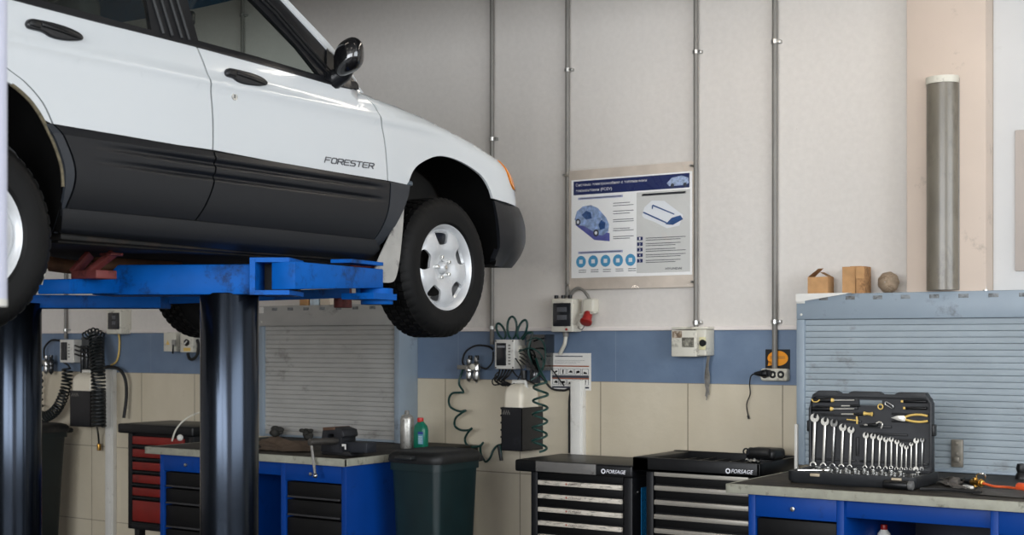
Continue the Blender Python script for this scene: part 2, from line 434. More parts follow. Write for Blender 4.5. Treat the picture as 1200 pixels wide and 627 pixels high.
# information poster in a clear holder
Yp = WALL-.03
A = at(663, 335, Yp); B = at(815, 190, Yp)
hx0, hx1 = A.x, B.x; hz0, hz1 = at(740, 338, Yp).z, at(740, 194.5, Yp).z
pt = thing('information_poster', 'large printed poster with blue heading and car diagrams in a clear wall holder', 'poster', ((hx0+hx1)/2, Yp, hz0))
holder_mat = glass_mat('clear_acrylic', '#fdfcfa', .02, .03)
def sheet(u, v):  # slightly bulged acrylic
    curl = .055*max(0, (v-.70)/.30)**2*(.65+.35*math.sin(5*u+.6)) + .02*max(0, (.2-v)/.2)**2*math.sin(3*u)**2
    return Vector((hx0 + (hx1-hx0)*u, Yp - .010 - .018*math.sin(PI*u) - curl - .010*math.sin(9*u+4*v)**2, hz0 + (hz1-hz0)*v))
mb = MB(); mb.box(hx0, hx1, Yp+.004, Yp+.012, hz0, hz1, .001); mb.build('holder_back', mat('holder_back', '#cfc4b9', .3), pt)
sx0, sx1 = ratio(669.5)*Yp, ratio(811)*Yp; sz0, sz1 = at(740, 324, Yp).z, at(740, 206, Yp).z
SW, SH = sx1-sx0, sz1-sz0
mb = MB(); mb.box(sx0, sx1, Yp, Yp+.003, sz0, sz1); mb.build('printed_sheet', mat('poster_paper', '#f6f7f8', .5, var=.02), pt)
def dec(loops, layer=1):
    if not isinstance(loops[0][0], (tuple, list)): loops = [loops]
    return MB().prism([[(a*SW, b*SH) for a, b in lp] for lp in loops], (sx0, Yp-.0006*layer, sz0), X_, Z_, .0005)
def R(a0, a1, b0, b1): return [(a0, b0), (a1, b0), (a1, b1), (a0, b1)]
def many(lst, name, m, layer=1):
    mb = MB()
    for lp in lst: mb.prism([[(a*SW, b*SH) for a, b in q] for q in (lp if isinstance(lp[0][0], (tuple, list)) else [lp])], (sx0, Yp-.0006*layer, sz0), X_, Z_, .0005)
    return mb.build(name, m, pt, smooth=0)
many([R(.02, .98, .845, .985)], 'title_bar', M['ink_navy'])
many([R(.555, .985, .03, .83)], 'grey_panel', mat('poster_grey', '#d0d1d0', .5, var=.02))
mb = MB()
mb.text('Система электромобиля с топливными', (sx0+.04*SW, Yp-.0022, sz0+.925*SH), X_, Z_, .60*SW, .036*SH, .0004, bold=.012)
mb.text('элементами (FCEV)', (sx0+.04*SW, Yp-.0022, sz0+.865*SH), X_, Z_, .31*SW, .038*SH, .0004, bold=.012)
mb.build('title_text', M['ink_white'], pt, smooth=0)
lav = mat('poster_lavender', '#a7aed0', .5, var=.02)
many([R(.06, .44, .795, .818), R(.06, .44, .245, .268), R(.60, .95, .79, .812)], 'heading_strip', lav)
L = []
for k, b in enumerate((.735, .71, .655, .63, .57, .55, .48, .46, .40, .38)): L.append(R(.36, .53 if k % 3 else .5, b, b+.006))
for k in range(5):
    for j in range(2): L.append(R(.065+.105*k, .13+.105*k, .075-.02*j, .081-.02*j))
for k in range(5):
    for j in range(2): L.append(R(.63, .95-.04*((k+j) % 3), .37-.055*k-.02*j, .376-.055*k-.02*j))
L += [R(.075, .425, .803, .81), R(.075, .425, .253, .26), R(.615, .94, .798, .804)]
many(L, 'text_lines', M['ink_dark'], 2)
# car cutaway, left picture
carb = mat('poster_car_blue', '#8ea6cf', .5, var=.45, scale=38); dkb = mat('poster_dark_blue', '#2a4f86', .5, var=.3, scale=50); pale = mat('poster_pale', '#e4e8ee', .5, var=.02); sky = mat('poster_sky_blue', '#4f9bc8', .5, var=.1)
many([[(.03, .55), (.20, .38), (.33, .36), (.33, .44), (.2, .5)]], 'picture_floor', mat('poster_violet', '#5d62a8', .5, var=.3, scale=14), 1)
body = [(.03, .60), (.05, .68), (.10, .725), (.17, .735), (.23, .70), (.30, .60), (.325, .53), (.32, .46), (.27, .42), (.235, .43), (.2, .46), (.12, .52), (.05, .55)]
many([body], 'picture_car', carb, 2)
many([[(.09, .64), (.13, .68), (.17, .66), (.18, .60), (.13, .59)], [(.235, .53), (.26, .58), (.295, .55), (.29, .49), (.25, .48)]], 'picture_seat', dkb, 3)
many([circ(.06, .57, .022, 16, .034), circ(.215, .45, .024, 16, .036)], 'picture_wheel', M['ink_dark'], 3)
many([circ(.06, .57, .011, 12, .017), circ(.215, .45, .012, 12, .018)], 'picture_hub', pale, 4)
# car cutaway, right picture
many([[(.60, .60), (.62, .68), (.68, .74), (.78, .73), (.86, .65), (.93, .58), (.90, .48), (.80, .46), (.70, .53), (.62, .57)]], 'picture_car', pale, 2)
many([[(.605, .625), (.615, .635), (.80, .52), (.80, .505)], [(.68, .69), (.69, .70), (.86, .60), (.86, .588)], [(.79, .50), (.84, .56), (.91, .58), (.93, .54), (.85, .49)], [(.68, .655), (.69, .66), (.69, .70), (.68, .69)]], 'picture_chassis', dkb, 3)
many([circ(.085+.105*k, .165, .042, 20, .060) for k in range(5)], 'round_icon', sky, 2)
many([R(.07+.105*k, .10+.105*k, .145, .185) for k in range(5)], 'icon_symbol', pale, 3)
many([R(.56, .605, .355-.055*k, .39-.055*k) for k in range(5)], 'number_box', M['ink_navy'], 2)
mb = MB()
for k in range(5): mb.text(str(k+1), (sx0+.576*SW, Yp-.0024, sz0+(.36-.055*k)*SH), X_, Z_, .012*SW, .025*SH, .0004)
mb.build('number_text', M['ink_white'], pt, smooth=0)
MB().text('HYUNDAI', (sx0+.79*SW, Yp-.0018, sz0+.055*SH), X_, Z_, .13*SW, .022*SH, .0004, bold=.01).build('maker_text', M['ink_dark'], pt, smooth=0)
many([[(.80, .90), (.84, .95), (.92, .965), (.97, .94), (.975, .89), (.95, .87), (.82, .87)]], 'heading_car', mat('poster_car_silver', '#9fb0d0', .4, var=.35, scale=70), 2)
many([circ(.845, .875, .014, 14, .02), circ(.945, .875, .014, 14, .02)], 'heading_car_wheel', M['ink_dark'], 3)
MB().grid(sheet, 40, 30).build('clear_cover', holder_mat, pt)
mb = MB()
for u, v in ((.02, .04), (.98, .04), (.02, .96), (.98, .96)):
    q = sheet(u, v); mb.cyl((q.x, q.y-.006, q.z), (q.x, WALL, q.z), .007, seg=12)
mb.build('screw', M['steel'], pt)

# lamp on the pilaster
Yl = WALL-.16
a = at(1087, 92, Yl); b = at(1124, 92, Yl); zb = 1.882
lx0, lx1 = a.x, b.x; zt = at(1105, 93, Yl).z; r = (lx1-lx0)/2; xm = (lx0+lx1)/2
t = thing('wall_lamp', 'tall dusty grey half-round wall lamp, unlit, on the pale pilaster', 'lamp', (xm, Yl, zb))
prof = [(xm - r*math.cos(PI*k/20), Yl-.012 - .07*math.sin(PI*k/20)) for k in range(21)]
mb = MB(); mb.prism([(x, Yl-y) for x, y in prof], (0, Yl, zb), X_, -Y_, zt-.02-zb)
lm = mat('dusty_diffuser', '#736d61', .28, var=.18, scale=8, dirt='#544e44', damt=.3, dscale=7, stretch=(1, 1, .4))
mb.build('diffuser', lm, t, smooth=60)
mb = MB(); mb.prism([((x-xm)*1.04+xm, (Yl-y)*1.05) for x, y in prof], (0, Yl, zt-.027), X_, -Y_, .035); mb.build('end_cap', M['beige_plastic'], t, smooth=60)
mb = MB(); mb.box(lx0-.003, lx1+.003, Yl-.014, Yl, zb, zt, .003); mb.build('back_plate', M['grey_pipe'], t)

# fuse boxes
def fusebox(x0, y0, x1, y1, win, label, red=None, gland=None, cat='fuse box'):
    Yf, Yb = WALL-.11, WALL
    c = at((x0+x1)/2, y1, Yf)
    t = thing('fuse_box', label, cat, (c.x, WALL, c.z))
    mb = MB(); pbox(mb, x0, y0, x1, y1, Yf, Yb, .008, 3); mb.build('housing', M['beige_plastic'], t)
    mb = MB(); pbox(mb, *win, Yf-.008, Yf+.01, .006); mb.build('tinted_window', M['smoke_plastic'], t)
    mb = MB()
    h = (win[3]-win[1])/3
    for k in range(2): pbox(mb, win[0]+5, win[1]+h*(k+.55), win[2]-4, win[1]+h*(k+1.15), Yf-.0095, Yf-.004, .001)
    mb.build('breaker_row', mat('breaker_grey', '#54565a', .4), t)
    if red:
        q = at(*red, Yf); mb = MB(); mb.cyl((q.x, Yf-.006, q.z), (q.x, Yf+.004, q.z), .007, seg=12); mb.build('red_stud', M['red_plastic'], t)
    return t
t = fusebox(645.5, 350, 671, 389, (647.5, 355, 668, 382.5), 'pale fuse box with dark window under the poster', red=(664, 386))
mb = MB(); q = at(660, 349, WALL-.06)
for dx in (-.05, 0, .05): mb.cyl((q.x+dx, WALL-.06, q.z-.004), (q.x+dx, WALL-.06, q.z+.016), .013, seg=12)
mb.build('cable_gland', M['black_plastic'], t)
q = at(663, 389, WALL-.06); mb = MB(); mb.cyl(q+Vector((0, 0, .006)), q-Vector((0, 0, .03)), .018, seg=14); mb.build('outlet_gland', M['grey_pipe'], t)
e = [at(663, 393, WALL-.06), at(662, 402, WALL-.06), at(659, 409, WALL-.05), at(656, 415, WALL-.04)]
MB().tube(spline(e, 6), .012, 10).build('flexible_hose', M['beige_plastic'], t)
# left fuse box (seen under the car)
t = fusebox(124.5, 363, 141, 391.5, (126, 366.5, 139, 386), 'pale fuse box with dark window on the wall beneath the lift arm')
e = [at(139, 391, WALL-.03), at(140, 400, WALL-.02), at(139, 415, WALL-.02), at(136, 424, WALL-.02), at(130, 428, WALL-.02)]
MB().tube(spline(e, 6), .007, 8).build('cable', M['yellow'], t)

# red industrial socket
c = at(688, 366, WALL-.08)
t = thing('industrial_socket', 'red round industrial socket on a pale bracket right of the fuse box', 'socket', (c.x, WALL, at(688, 380, WALL-.08).z))
mb = MB(); pbox(mb, 682, 350, 695, 367, WALL-.075, WALL, .012, 3); mb.build('mounting_body', M['beige_plastic'], t)
mb = MB(); p = at(689.5, 367, WALL-.08); q = at(686.5, 377.5, WALL-.12); d = (q-p).normalized()
mb.cyl(p, q, .027, .031, 24, .004); mb.cyl(q-d*.012, q+d*.006, .037, seg=24, bev=.004); mb.build('red_shroud', M['red_plastic'], t)
mb = MB(); mb.bar(at(680, 369, WALL-.085), at(698, 366, WALL-.085), .03, .016, .003); mb.build('flap_hinge', M['beige_plastic'], t)
e = [at(668, 350, WALL-.05), at(670, 343, WALL-.06), at(676, 338, WALL-.06), at(683, 340, WALL-.06), at(688, 346, WALL-.06), at(691, 351, WALL-.05)]
MB().tube(spline(e, 8), .009, 8).build('feed_cable', M['grey_pipe'], t)
e = [at(686, 380, WALL-.1), at(682, 386, WALL-.09), at(678, 384, WALL-.05), at(677, 376, WALL-.03)]
MB().tube(spline(e, 6), .003, 6).build('cap_cord', M['grey_pipe'], t)

# junction box right of the poster, with frayed cables hanging below
Yf = WALL-.12
c = at(811, 418, Yf)
t = thing('junction_box', 'stained pale junction box with a small socket on the blue tile band', 'junction box', (c.x, WALL, c.z))
mb = MB(); pbox(mb, 786.5, 387, 816, 418, Yf, WALL, .006, 3); mb.build('housing', M['beige_plastic'], t)
mb = MB(); pbox(mb, 814.5, 386, 827, 417, Yf+.004, WALL, .008, 3); mb.build('side_module', M['beige_plastic'], t)
mb = MB(); pbox(mb, 819, 395, 826.3, 410, Yf-.008, Yf+.006, .003)
mb.build('socket_plate', mat('cream_plate', '#cfc8a0', .5), t)
mb = MB(); q = at(823, 402, Yf-.012); mb.cyl(q, q+Vector((0, .012, 0)), .02, seg=20); mb.build('socket_hole', M['black_plastic'], t)
mb = MB(); pbox(mb, 799, 395.5, 813, 407, Yf-.0015, Yf+.002, 0); mb.build('worn_sticker', mat('worn_sticker', '#8d8a7c', .6, var=.4, scale=40, dirt='#3e3a33', damt=.5, dscale=30), t)
mb = MB(); pbox(mb, 788, 388, 799, 396, Yf-.0015, Yf+.002, 0); mb.build('brown_label', mat('brown_label', '#74604c', .6, var=.4, scale=50, dirt='#c9bfae', damt=.3, dscale=40), t)
mb = MB(); mb.box(at(785, 387, Yf).x, at(828, 387, Yf).x, Yf+.02, WALL, c.z+.158, c.z+.172, .003); mb.build('top_cover', M['beige_plastic'], t)
t = thing('loose_cable', 'bundle of frayed grey cables hanging under the junction box', 'cable', at(831, 418, WALL-.05))
for k in range(7):
    x = 828.5 + random.uniform(-1.5, 3)
    e = [at(830+random.uniform(-1, 2), 417, WALL-.05), at(x, 430, WALL-.04), at(x+random.uniform(-1.5, 2), 445, WALL-.03), at(x+random.uniform(-2, 3), random.uniform(456, 471), WALL-.025)]
    MB().tube(spline(e, 5), random.uniform(.002, .005), 6).build('strand', M['grey_pipe'], t)

# three-way socket with a plug, and the orange sticker behind the conduit
Yf = WALL-.055
c = at(909, 448, Yf)
t = thing('power_strip', 'three-way wall socket under the black and orange sticker', 'socket', (c.x, WALL, c.z))
mb = MB(); pbox(mb, 891, 432, 922, 446.5, Yf, WALL, .012, 3); mb.build('housing', M['beige_plastic'], t)
for px in (896, 905.5, 915):
    q = at(px, 439, Yf); mb = MB(); mb.lathe([(.0, -.001), (.021, -.001), (.026, .004), (.029, .004), (.029, -.006), (.0, -.006)], q, -Y_, 28); o = mb.build('socket_ring', M['beige_plastic'], t)
    mb = MB(); mb.cyl(q-Vector((0, .0015, 0)), q+Vector((0, .004, 0)), .021, seg=24); mb.build('socket_well', M['black_plastic'], o)
    mb = MB(); mb.cyl(q-Vector((0, .004, 0)), q+Vector((0, .004, 0)), .008, seg=14); mb.build('socket_core', M['beige_plastic'], o)
t = thing('power_plug', 'black plug and thin lead hanging from the three-way socket', 'plug', at(893, 438, Yf-.03))
p, q = at(899, 437.5, Yf-.03), at(884, 438, Yf-.045)
mb = MB(); mb.cyl(p, p.lerp(q, .45), .024, .019, 18, .003); mb.cyl(p.lerp(q, .45), q, .018, .008, 14); mb.cyl(p, Vector((p.x, Yf-.002, p.z)), .02, seg=18); mb.build('plug_body', M['black_plastic'], t)
e = [q, at(880, 441, Yf-.03), at(878.5, 450, WALL-.03), at(879, 462, WALL-.03), at(875, 474, WALL-.025), at(877, 489, WALL-.02)]
MB().tube(spline(e, 8), .0035, 8).build('lead', M['black_rubber'], t)
MB().tube([at(876.5, 487, WALL-.021), at(877.5, 491, WALL-.02)], .006, 8).build('lead_tip', M['black_plastic'], t)
Ys = WALL-.006
a = at(897, 432.5, Ys); b = at(925.5, 409.5, Ys)
t = thing('wall_sticker', 'square black sticker with an orange speech bubble behind the conduit', 'sticker', ((a.x+b.x)/2, WALL, a.z))
mb = MB(); mb.box(a.x, b.x, Ys, WALL+.002, a.z, b.z); mb.build('backing', M['black_plastic'], t)
w_, h_ = b.x-a.x, b.z-a.z
bub2 = [(x*w_, y*h_) for x, y in circ(.51, .55, .42, 32, .38)]
mb = MB(); mb.prism(bub2, (a.x, Ys-.001, a.z), X_, Z_, .0008); mb.prism([(.10*w_, .16*h_), (.34*w_, .22*h_), (.14*w_, .42*h_)], (a.x, Ys-.001, a.z), X_, Z_, .0008); mb.build('speech_bubble', M['orange_plastic'], t, smooth=0)
mb = MB()
for j, yy in enumerate((.62, .54)): mb.box(a.x+.2*w_, a.x+.8*w_, Ys-.0016, Ys-.0009, a.z+yy*h_, a.z+(yy+.025)*h_)
mb.build('text_lines', M['ink_dark'], t, smooth=0)

# white cable trunking
def trunking(x0, x1, ytop, label):
    Yf = WALL-.05
    X0, X1 = ratio(x0)*Yf, ratio(x1)*WALL
    t = thing('cable_trunking', label, 'trunking', ((X0+X1)/2, WALL, 0), 'white cable trunking from the floor')
    mb = MB(); mb.box(X0, X1, Yf+.008, WALL, 0, at((x0+x1)/2, ytop, Yf).z, .003); mb.build('channel', M['white_enamel'], t)
    mb = MB(); mb.box(X0+.006, X1-.012, Yf, Yf+.02, 0, at((x0+x1)/2, ytop, Yf).z-.004, .003); mb.build('cover', M['white_enamel'], t)
trunking(667.5, 687, 446, 'white upright cable trunking below the instruction sheet')
trunking(122.5, 137, 433, 'scuffed white upright trunking seen below the car, left of the red drawer cabinet')

# instruction sheet with pictograms
Yi = WALL-.012
t = thing('instruction_sheet', 'white instruction sheet with rows of black pictograms, hung slightly crooked', 'sign', at(668, 436, Yi), None, (0, math.radians(-1.5), 0))
c = at(668.5, 435.5, Yi); iw, ih = ratio(692)*Yi-ratio(645)*Yi, (457-414)*8.5/1600
def ip(mb, a0, a1, b0, b1, l=1): return mb.prism([((a0-.5)*iw, (b0-.5)*ih), ((a1-.5)*iw, (b0-.5)*ih), ((a1-.5)*iw, (b1-.5)*ih), ((a0-.5)*iw, (b1-.5)*ih)], c-Vector((0, .0007*l, 0)), X_, Z_, .0006)
mb = MB(); mb.prism([(-.5*iw, -.5*ih), (.5*iw, -.5*ih), (.5*iw, .5*ih), (-.5*iw, .5*ih)], c, X_, Z_, .006); mb.build('board', M['paper'], t, smooth=0)
mb = MB()
for y in (.63, .30): ip(mb, .04, .96, y, y+.035)
mb.build('brown_bar', mat('print_brown', '#9a5a3c', .6), t, smooth=0)
mb = MB(); ip(mb, .04, .96, .33, .40, 2)
for k in range(3): ip(mb, .1, .85-.1*k, .80-.04*k, .806-.04*k)
ip(mb, .12, .8, .9, .925)
ip(mb, .04, .96, .05, .10)
for row in (.42, .14):
    for k in range(5):
        a0 = .05+.185*k
        for q in (((a0, a0+.16, row, row+.008)), (a0, a0+.16, row+.15, row+.158), (a0, a0+.01, row, row+.15), (a0+.15, a0+.16, row, row+.15)): ip(mb, *q)
mb.build('pictogram_frames', M['ink_dark'], t, smooth=0)
for row in (.42, .14):
    for k in range(5):
        mb = MB()
        a0 = (.05+.185*k+.08-.5)*iw; b0 = (row+.075-.5)*ih
        sh = [[(-.014, -.012), (.012, -.002), (.012, .008), (-.004, .004)], [(-.004, -.014), (.002, -.014), (.006, .014), (-.006, .012)], [(-.014, -.004), (0, .01), (.014, .004), (.014, -.008)], [(-.014, -.01), (-.01, .006), (.012, .008), (.014, -.006)], [(-.014, -.012), (.014, -.012), (.01, -.004), (-.01, .002)]][(k + (row < .3)*2) % 5]
        mb.prism([(a0+x, b0+y) for x, y in sh], c-Vector((0, .0007, 0)), X_, Z_, .0006)
        mb.build('pictogram', M['black_plastic'], t, smooth=0)

# sockets under the car
Yf = WALL-.09
c = at(203, 413, Yf)
t = thing('switch_box', 'small pale switch box with yellow warning triangle beside the round dial box', 'switch box', (c.x, WALL, c.z))
mb = MB(); pbox(mb, 191.5, 389.5, 205, 412, Yf, WALL, .006); mb.build('housing', M['beige_plastic'], t)
q = at(196.5, 404, Yf-.001); mb = MB(); mb.prism([(-.02, 0), (.02, 0), (0, .036)], q, X_, Z_, .002); mb.build('warning_triangle', M['yellow'], t, smooth=0)
mb = MB(); pbox(mb, 201, 398, 204.5, 406, Yf-.012, Yf+.004, .003); mb.build('rocker', mat('grey_rocker', '#8c8a84', .4), t)
mb = MB(); mb.tube(spline([at(203, 404, Yf-.012), at(202.5, 410, Yf-.014), at(202.5, 414, Yf)], 5), .006, 8); mb.build('lever', M['black_plastic'], t)
c = at(222, 412, Yf)
t = thing('dial_box', 'pale control box with a black dial and yellow label, right of the switch box', 'control box', (c.x, WALL, c.z))
mb = MB(); pbox(mb, 211, 391, 226, 413, Yf, WALL, .006); mb.build('housing', M['beige_plastic'], t)
q = at(219.5, 401.5, Yf); mb = MB(); mb.cyl(q-Vector((0, .014, 0)), q+Vector((0, .004, 0)), .026, seg=6); mb.build('dial', M['black_plastic'], t)
mb = MB(); mb.bar(q+Vector((-.014, -.016, -.012)), q+Vector((.014, -.016, .012)), .008, .01, .002); mb.build('dial_pointer', M['white_enamel'], t)
mb = MB(); pbox(mb, 215, 407.5, 223, 411.5, Yf-.002, Yf+.002, 0); mb.build('yellow_label', M['yellow'], t)
e = [at(231, 398, WALL-.05), at(233, 406, WALL-.05), at(231, 416, WALL-.05), at(226, 421, WALL-.06), at(222, 420, WALL-.06), at(220, 414, WALL-.06)]
MB().tube(spline(e, 6), .012, 8).build('cable', M['black_rubber'], t)

# ------------------------------------------------------------------ air stations
def bottle_filter(cx, yt, yb, t, dark):
    Y = WALL-.07; p, q = at(cx, yt, Y), at(cx, yb, Y); h = p.z-q.z
    mb = MB(); mb.lathe([(0, h), (.014, h), (.016, h*.86), (.012, h*.8), (.022, h*.74), (.026, h*.66), (.026, h*.5), (.02, h*.46), (.022, h*.42), (.022, h*.16), (.016, h*.08), (.007, h*.04), (.006, 0), (0, 0)], q, Z_, 20)
    return mb.build('filter_bowl', M['steel'] if not dark else M['smoke_plastic'], t)

# middle station: controller
Yf = WALL-.13
c = at(596, 433, Yf)
t = thing('control_unit', 'white control unit with black display above the washer fluid tank', 'control box', (c.x, WALL, c.z))
mb = MB(); pbox(mb, 579.5, 398, 602.5, 432.5, Yf, WALL, .006, 3); mb.build('housing', M['white_enamel'], t)
mb = MB(); pbox(mb, 581.5, 402, 592.5, 428.5, Yf-.006, Yf+.01, .003); mb.build('display', M['smoke_plastic'], t)
mb = MB(); pbox(mb, 582.5, 405, 591.5, 407.5, Yf-.0075, Yf-.005, 0); mb.build('display_text', mat('display_grey', '#8d8f92', .4), t)
mb = MB()
for k in range(7): pbox(mb, 595.5, 404+k*3.6, 598, 405.6+k*3.6, Yf-.002, Yf+.002, 0)
mb.build('vent_slots', mat('slot_grey', '#77756f', .5), t)
mb = MB()
for px, py in ((581, 399.7), (601, 399.7), (581, 430.8), (601, 430.8)):
    q = at(px, py, Yf); mb.cyl(q-Vector((0, .002, 0)), q+Vector((0, .003, 0)), .005, seg=10)
mb.build('screw', M['black_plastic'], t)
mb = MB(); pbox(mb, 603.5, 405, 610, 428, Yf+.05, WALL, .004); mb.build('terminal_block', M['beige_plastic'], t)
for k in range(4):
    e = [at(609, 410+4*k, Yf-.004), at(614, 411+5*k, Yf-.03), at(620, 421+3*k, Yf-.02), at(626+2*k, 432+2*k, Yf+.01)]
    MB().tube(spline(e, 6), .0045, 7).build('wire', M['black_rubber'], t)
for k in range(5):
    e = [at(586+4*k, 431, Yf+.04), at(584+3*k, 440, Yf), at(580+2.6*k, 446+2*(k % 2), Yf+.02), at(590+3*k, 452, Yf+.03)]
    MB().tube(spline(e, 6), .006, 7).build('cable', M['black_rubber'], t)

# pump in a clear housing to the right
c = at(626, 450, WALL-.1)
t = thing('pump_unit', 'dark pump unit in a clear housing right of the white control unit', 'pump', (c.x, WALL, c.z))
mb = MB(); pbox(mb, 616, 393, 638, 432, WALL-.03, WALL, .004); mb.build('mounting_plate', mat('plate_grey', '#3b3d40', .5, var=.3, scale=25), t)
mb = MB()
for k in range(3):
    q = at(621+7*k, 421, WALL-.08); mb.cyl(q, q+Vector((0, 0, .13)), .016, seg=14, bev=.003)
mb.build('pump_body', M['black_plastic'], t)
mb = MB(); mb.cyl(at(627, 449, WALL-.08), at(627, 432, WALL-.08), .034, seg=18, bev=.004); mb.cyl(at(614, 447, WALL-.08), at(614, 434, WALL-.08), .02, seg=14); mb.build('valve', M['smoke_plastic'], t)
mb = MB()
for k in range(3): pbox(mb, 629.5, 398+12*k, 637, 407+12*k, WALL-.105, WALL-.06, .003)
mb.build('relay', mat('relay_grey', '#7e8082', .4), t)
mb = MB(); X0, X1 = ratio(617)*(WALL-.11), ratio(638.5)*(WALL-.11); z0, z1 = at(627, 434, WALL-.11).z, at(627, 392, WALL-.11).z
for bx in ((X0, X1, WALL-.112, WALL-.109, z0, z1), (X1-.003, X1, WALL-.109, WALL, z0, z1), (X0, X1, WALL-.109, WALL, z1-.003, z1)): mb.box(*bx)
mb.build('clear_cover', glass_mat('clear_cover', '#b8bcbc', .08, .1), t)

# fluid tank in its black bracket
def tank(x0, x1, ytop, ymid, ybot, label, Yf):
    X0, X1 = ratio(x0)*Yf, ratio(x1)*Yf; xm = (x0+x1)/2
    zt, zm, zb = at(xm, ytop, Yf).z, at(xm, ymid, Yf).z, at(xm, ybot, Yf).z
    t = thing('fluid_tank', label, 'tank', ((X0+X1)/2, WALL, zb), 'washer fluid tanks of the wall stations')
    W_ = X1-X0; xc = (X0+X1)/2; D = WALL-.02-Yf; yc = Yf+D/2
    mb = MB(); prof = [(1, zb+.03), (1, zm+.02), (.98, zm+.6*(zt-zm)), (.86, zm+.82*(zt-zm)), (.62, zm+.95*(zt-zm)), (.4, zt)]
    rings = []
    for k, z in prof: rings.append([(xc + a*k*.94, yc + b*k*.94, z) for a, b in rrect(-W_/2, W_/2, -D/2, D/2, .03)])
    vs = [[mb.bm.verts.new(p) for p in r] for r in rings]
    for A_, B_ in zip(vs, vs[1:]):
        n = len(A_)
        for i in range(n): mb.bm.faces.new((A_[i], A_[(i+1) % n], B_[(i+1) % n], B_[i]))
    mb.bm.faces.new(vs[0]); mb.bm.faces.new(vs[-1])
    mb.build('tank_body', mat('translucent_tank', '#ded6c4', .4, var=.06, dirt='#b3a58a', damt=.15, dscale=8), t, smooth=50)
    mb = MB(); mb.tube([(xc-.05, yc-.02, zt-.03), (xc-.045, yc-.02, zt+.012), (xc+.045, yc-.02, zt+.012), (xc+.05, yc-.02, zt-.03)], .014, 10); mb.build('carry_handle', M['white_enamel'], t)
    mb = MB(); th = .004
    for bx in ((X0, X1, Yf, Yf+th, zb, zm), (X0, X0+th, Yf, WALL, zb, zm), (X1-th, X1, Yf, WALL, zb, zm), (X0, X1, Yf, WALL, zb, zb+th)): mb.box(*bx)
    mb.build('bracket_box', mat('bracket_black', '#16171b', .38, var=.1, dirt='#2b2c30', damt=.15, dscale=12), t)
    mb = MB()
    for k in range(7): mb.box(X0+W_*(.08+.05*k), X0+W_*(.11+.05*k), Yf-.001, Yf+.001, zm-.045+.012*(k % 2), zm-.03+.012*(k % 2))
    mb.build('scratches', M['grey_pipe'], t)
    mb = MB()
    for k in range(6): mb.box(X0-.022, X0+.004, Yf+.02, Yf+.03, zb+.03+k*(zm-zb)/6, zb+.042+k*(zm-zb)/6, .002)
    mb.build('hook_row', M['black_plastic'], t)
tank(587.5, 611.5, 450, 477.5, 528.5, 'white fluid tank in a black bracket below the control unit, beside green coils', WALL-.24)

# more plumbing around the pump
t = thing('air_lines', 'tangle of thin dark air lines between control unit, pump and tank', 'hose', at(612, 440, WALL-.15))
for pts in ([(604, 420), (611, 432), (606, 446), (598, 452)], [(608, 412), (622, 408), (634, 416), (636, 430), (628, 442)], [(600, 433), (606, 441), (618, 446), (630, 452)], [(617, 400), (628, 396), (637, 402), (639, 420), (634, 436), (622, 446)], [(584, 436), (580, 441), (584, 446), (594, 449)], [(582, 440), (577, 446), (579, 451), (588, 450)]):
    MB().tube(spline([at(x, y, WALL-.15-.02*(i % 2)) for i, (x, y) in enumerate(pts)], 7), .0045, 7).build('air_line', M['green_hose'] if len(pts) > 4 else M['black_rubber'], t)
# filter regulator and hoses, middle
t = thing('air_regulator', 'small metal air filter regulator with a round gauge left of the control unit', 'regulator', at(554, 449, WALL-.07))
bottle_filter(550, 421, 448, t, False); bottle_filter(558.5, 418, 449, t, False)
mb = MB(); mb.box(at(545.5, 430, WALL).x, at(563, 430, WALL).x, WALL-.095, WALL, at(554, 433, WALL-.07).z, at(554, 428, WALL-.07).z, .004); mb.build('manifold', M['grey_pipe'], t)
q = at(553, 430, WALL-.1); mb = MB(); mb.cyl(q, q+Vector((0, .02, 0)), .02, seg=20, bev=.003); mb.build('gauge', M['beige_plastic'], t)
mb = MB()
for px in (551, 559):
    q = at(px, 422, WALL-.07); mb.cyl(q, q+Vector((0, 0, .03)), .014, seg=16, bev=.003)
mb.build('knob', M['black_plastic'], t)
e = [at(578, 410, WALL-.04), at(572, 406, WALL-.05), at(558, 405, WALL-.05), at(546, 412, WALL-.05), at(542, 424, WALL-.05), at(546, 430, WALL-.07)]
MB().tube(spline(e, 8), .006, 8).build('supply_hose', M['black_rubber'], t)
e = [at(578, 412, WALL-.04), at(577, 424, WALL-.05), at(570, 432, WALL-.06), at(563, 430, WALL-.07)]
MB().tube(spline(e, 8), .006, 8).build('outlet_hose', M['black_rubber'], t)

def hose(label, pts, r, m, Y, ends=True):
    t = thing('coiled_hose', label, 'hose', at(pts[0][0], pts[0][1], Y), 'coiled air hoses of the wall stations')
    P = [at(x, y, Y-d) for x, y, d in pts]
    MB().tube(spline(P, 8), r, 9).build('hose_tube', m, t)
    return t, P
zig = [(544, 430, 0), (540, 440, 0), (538, 450, .01), (543, 459, .03), (539, 460, .05), (530, 461, .04), (526, 468, .02), (528, 477, .0), (538, 482, .02), (545.5, 481, .05), (541, 484, .05), (534, 490, .02), (533, 499, 0), (540, 504, .01), (549, 504, .05), (553, 502, .06), (549, 506, .05), (545, 514, .0), (547, 521, .02), (555, 524, .05), (563, 522, .06), (566, 519, .04), (563, 524, .02), (564, 533, .0), (569, 541, .02), (574, 537, .04), (578, 528, .03), (582, 523, .01), (586, 522, .02), (587, 530, .02), (587.5, 539, .02)]
t, P = hose('green coiled hose sagging in wide loops from the air regulator to the lidded bin', zig, .0075, M['green_hose'], WALL-.04)
mb = MB(); mb.tube([P[-1]+Vector((-.02, 0, .09)), P[-1]+Vector((.0, 0, -.005))], .011, 10); mb.build('hose_nozzle', M['black_plastic'], t)
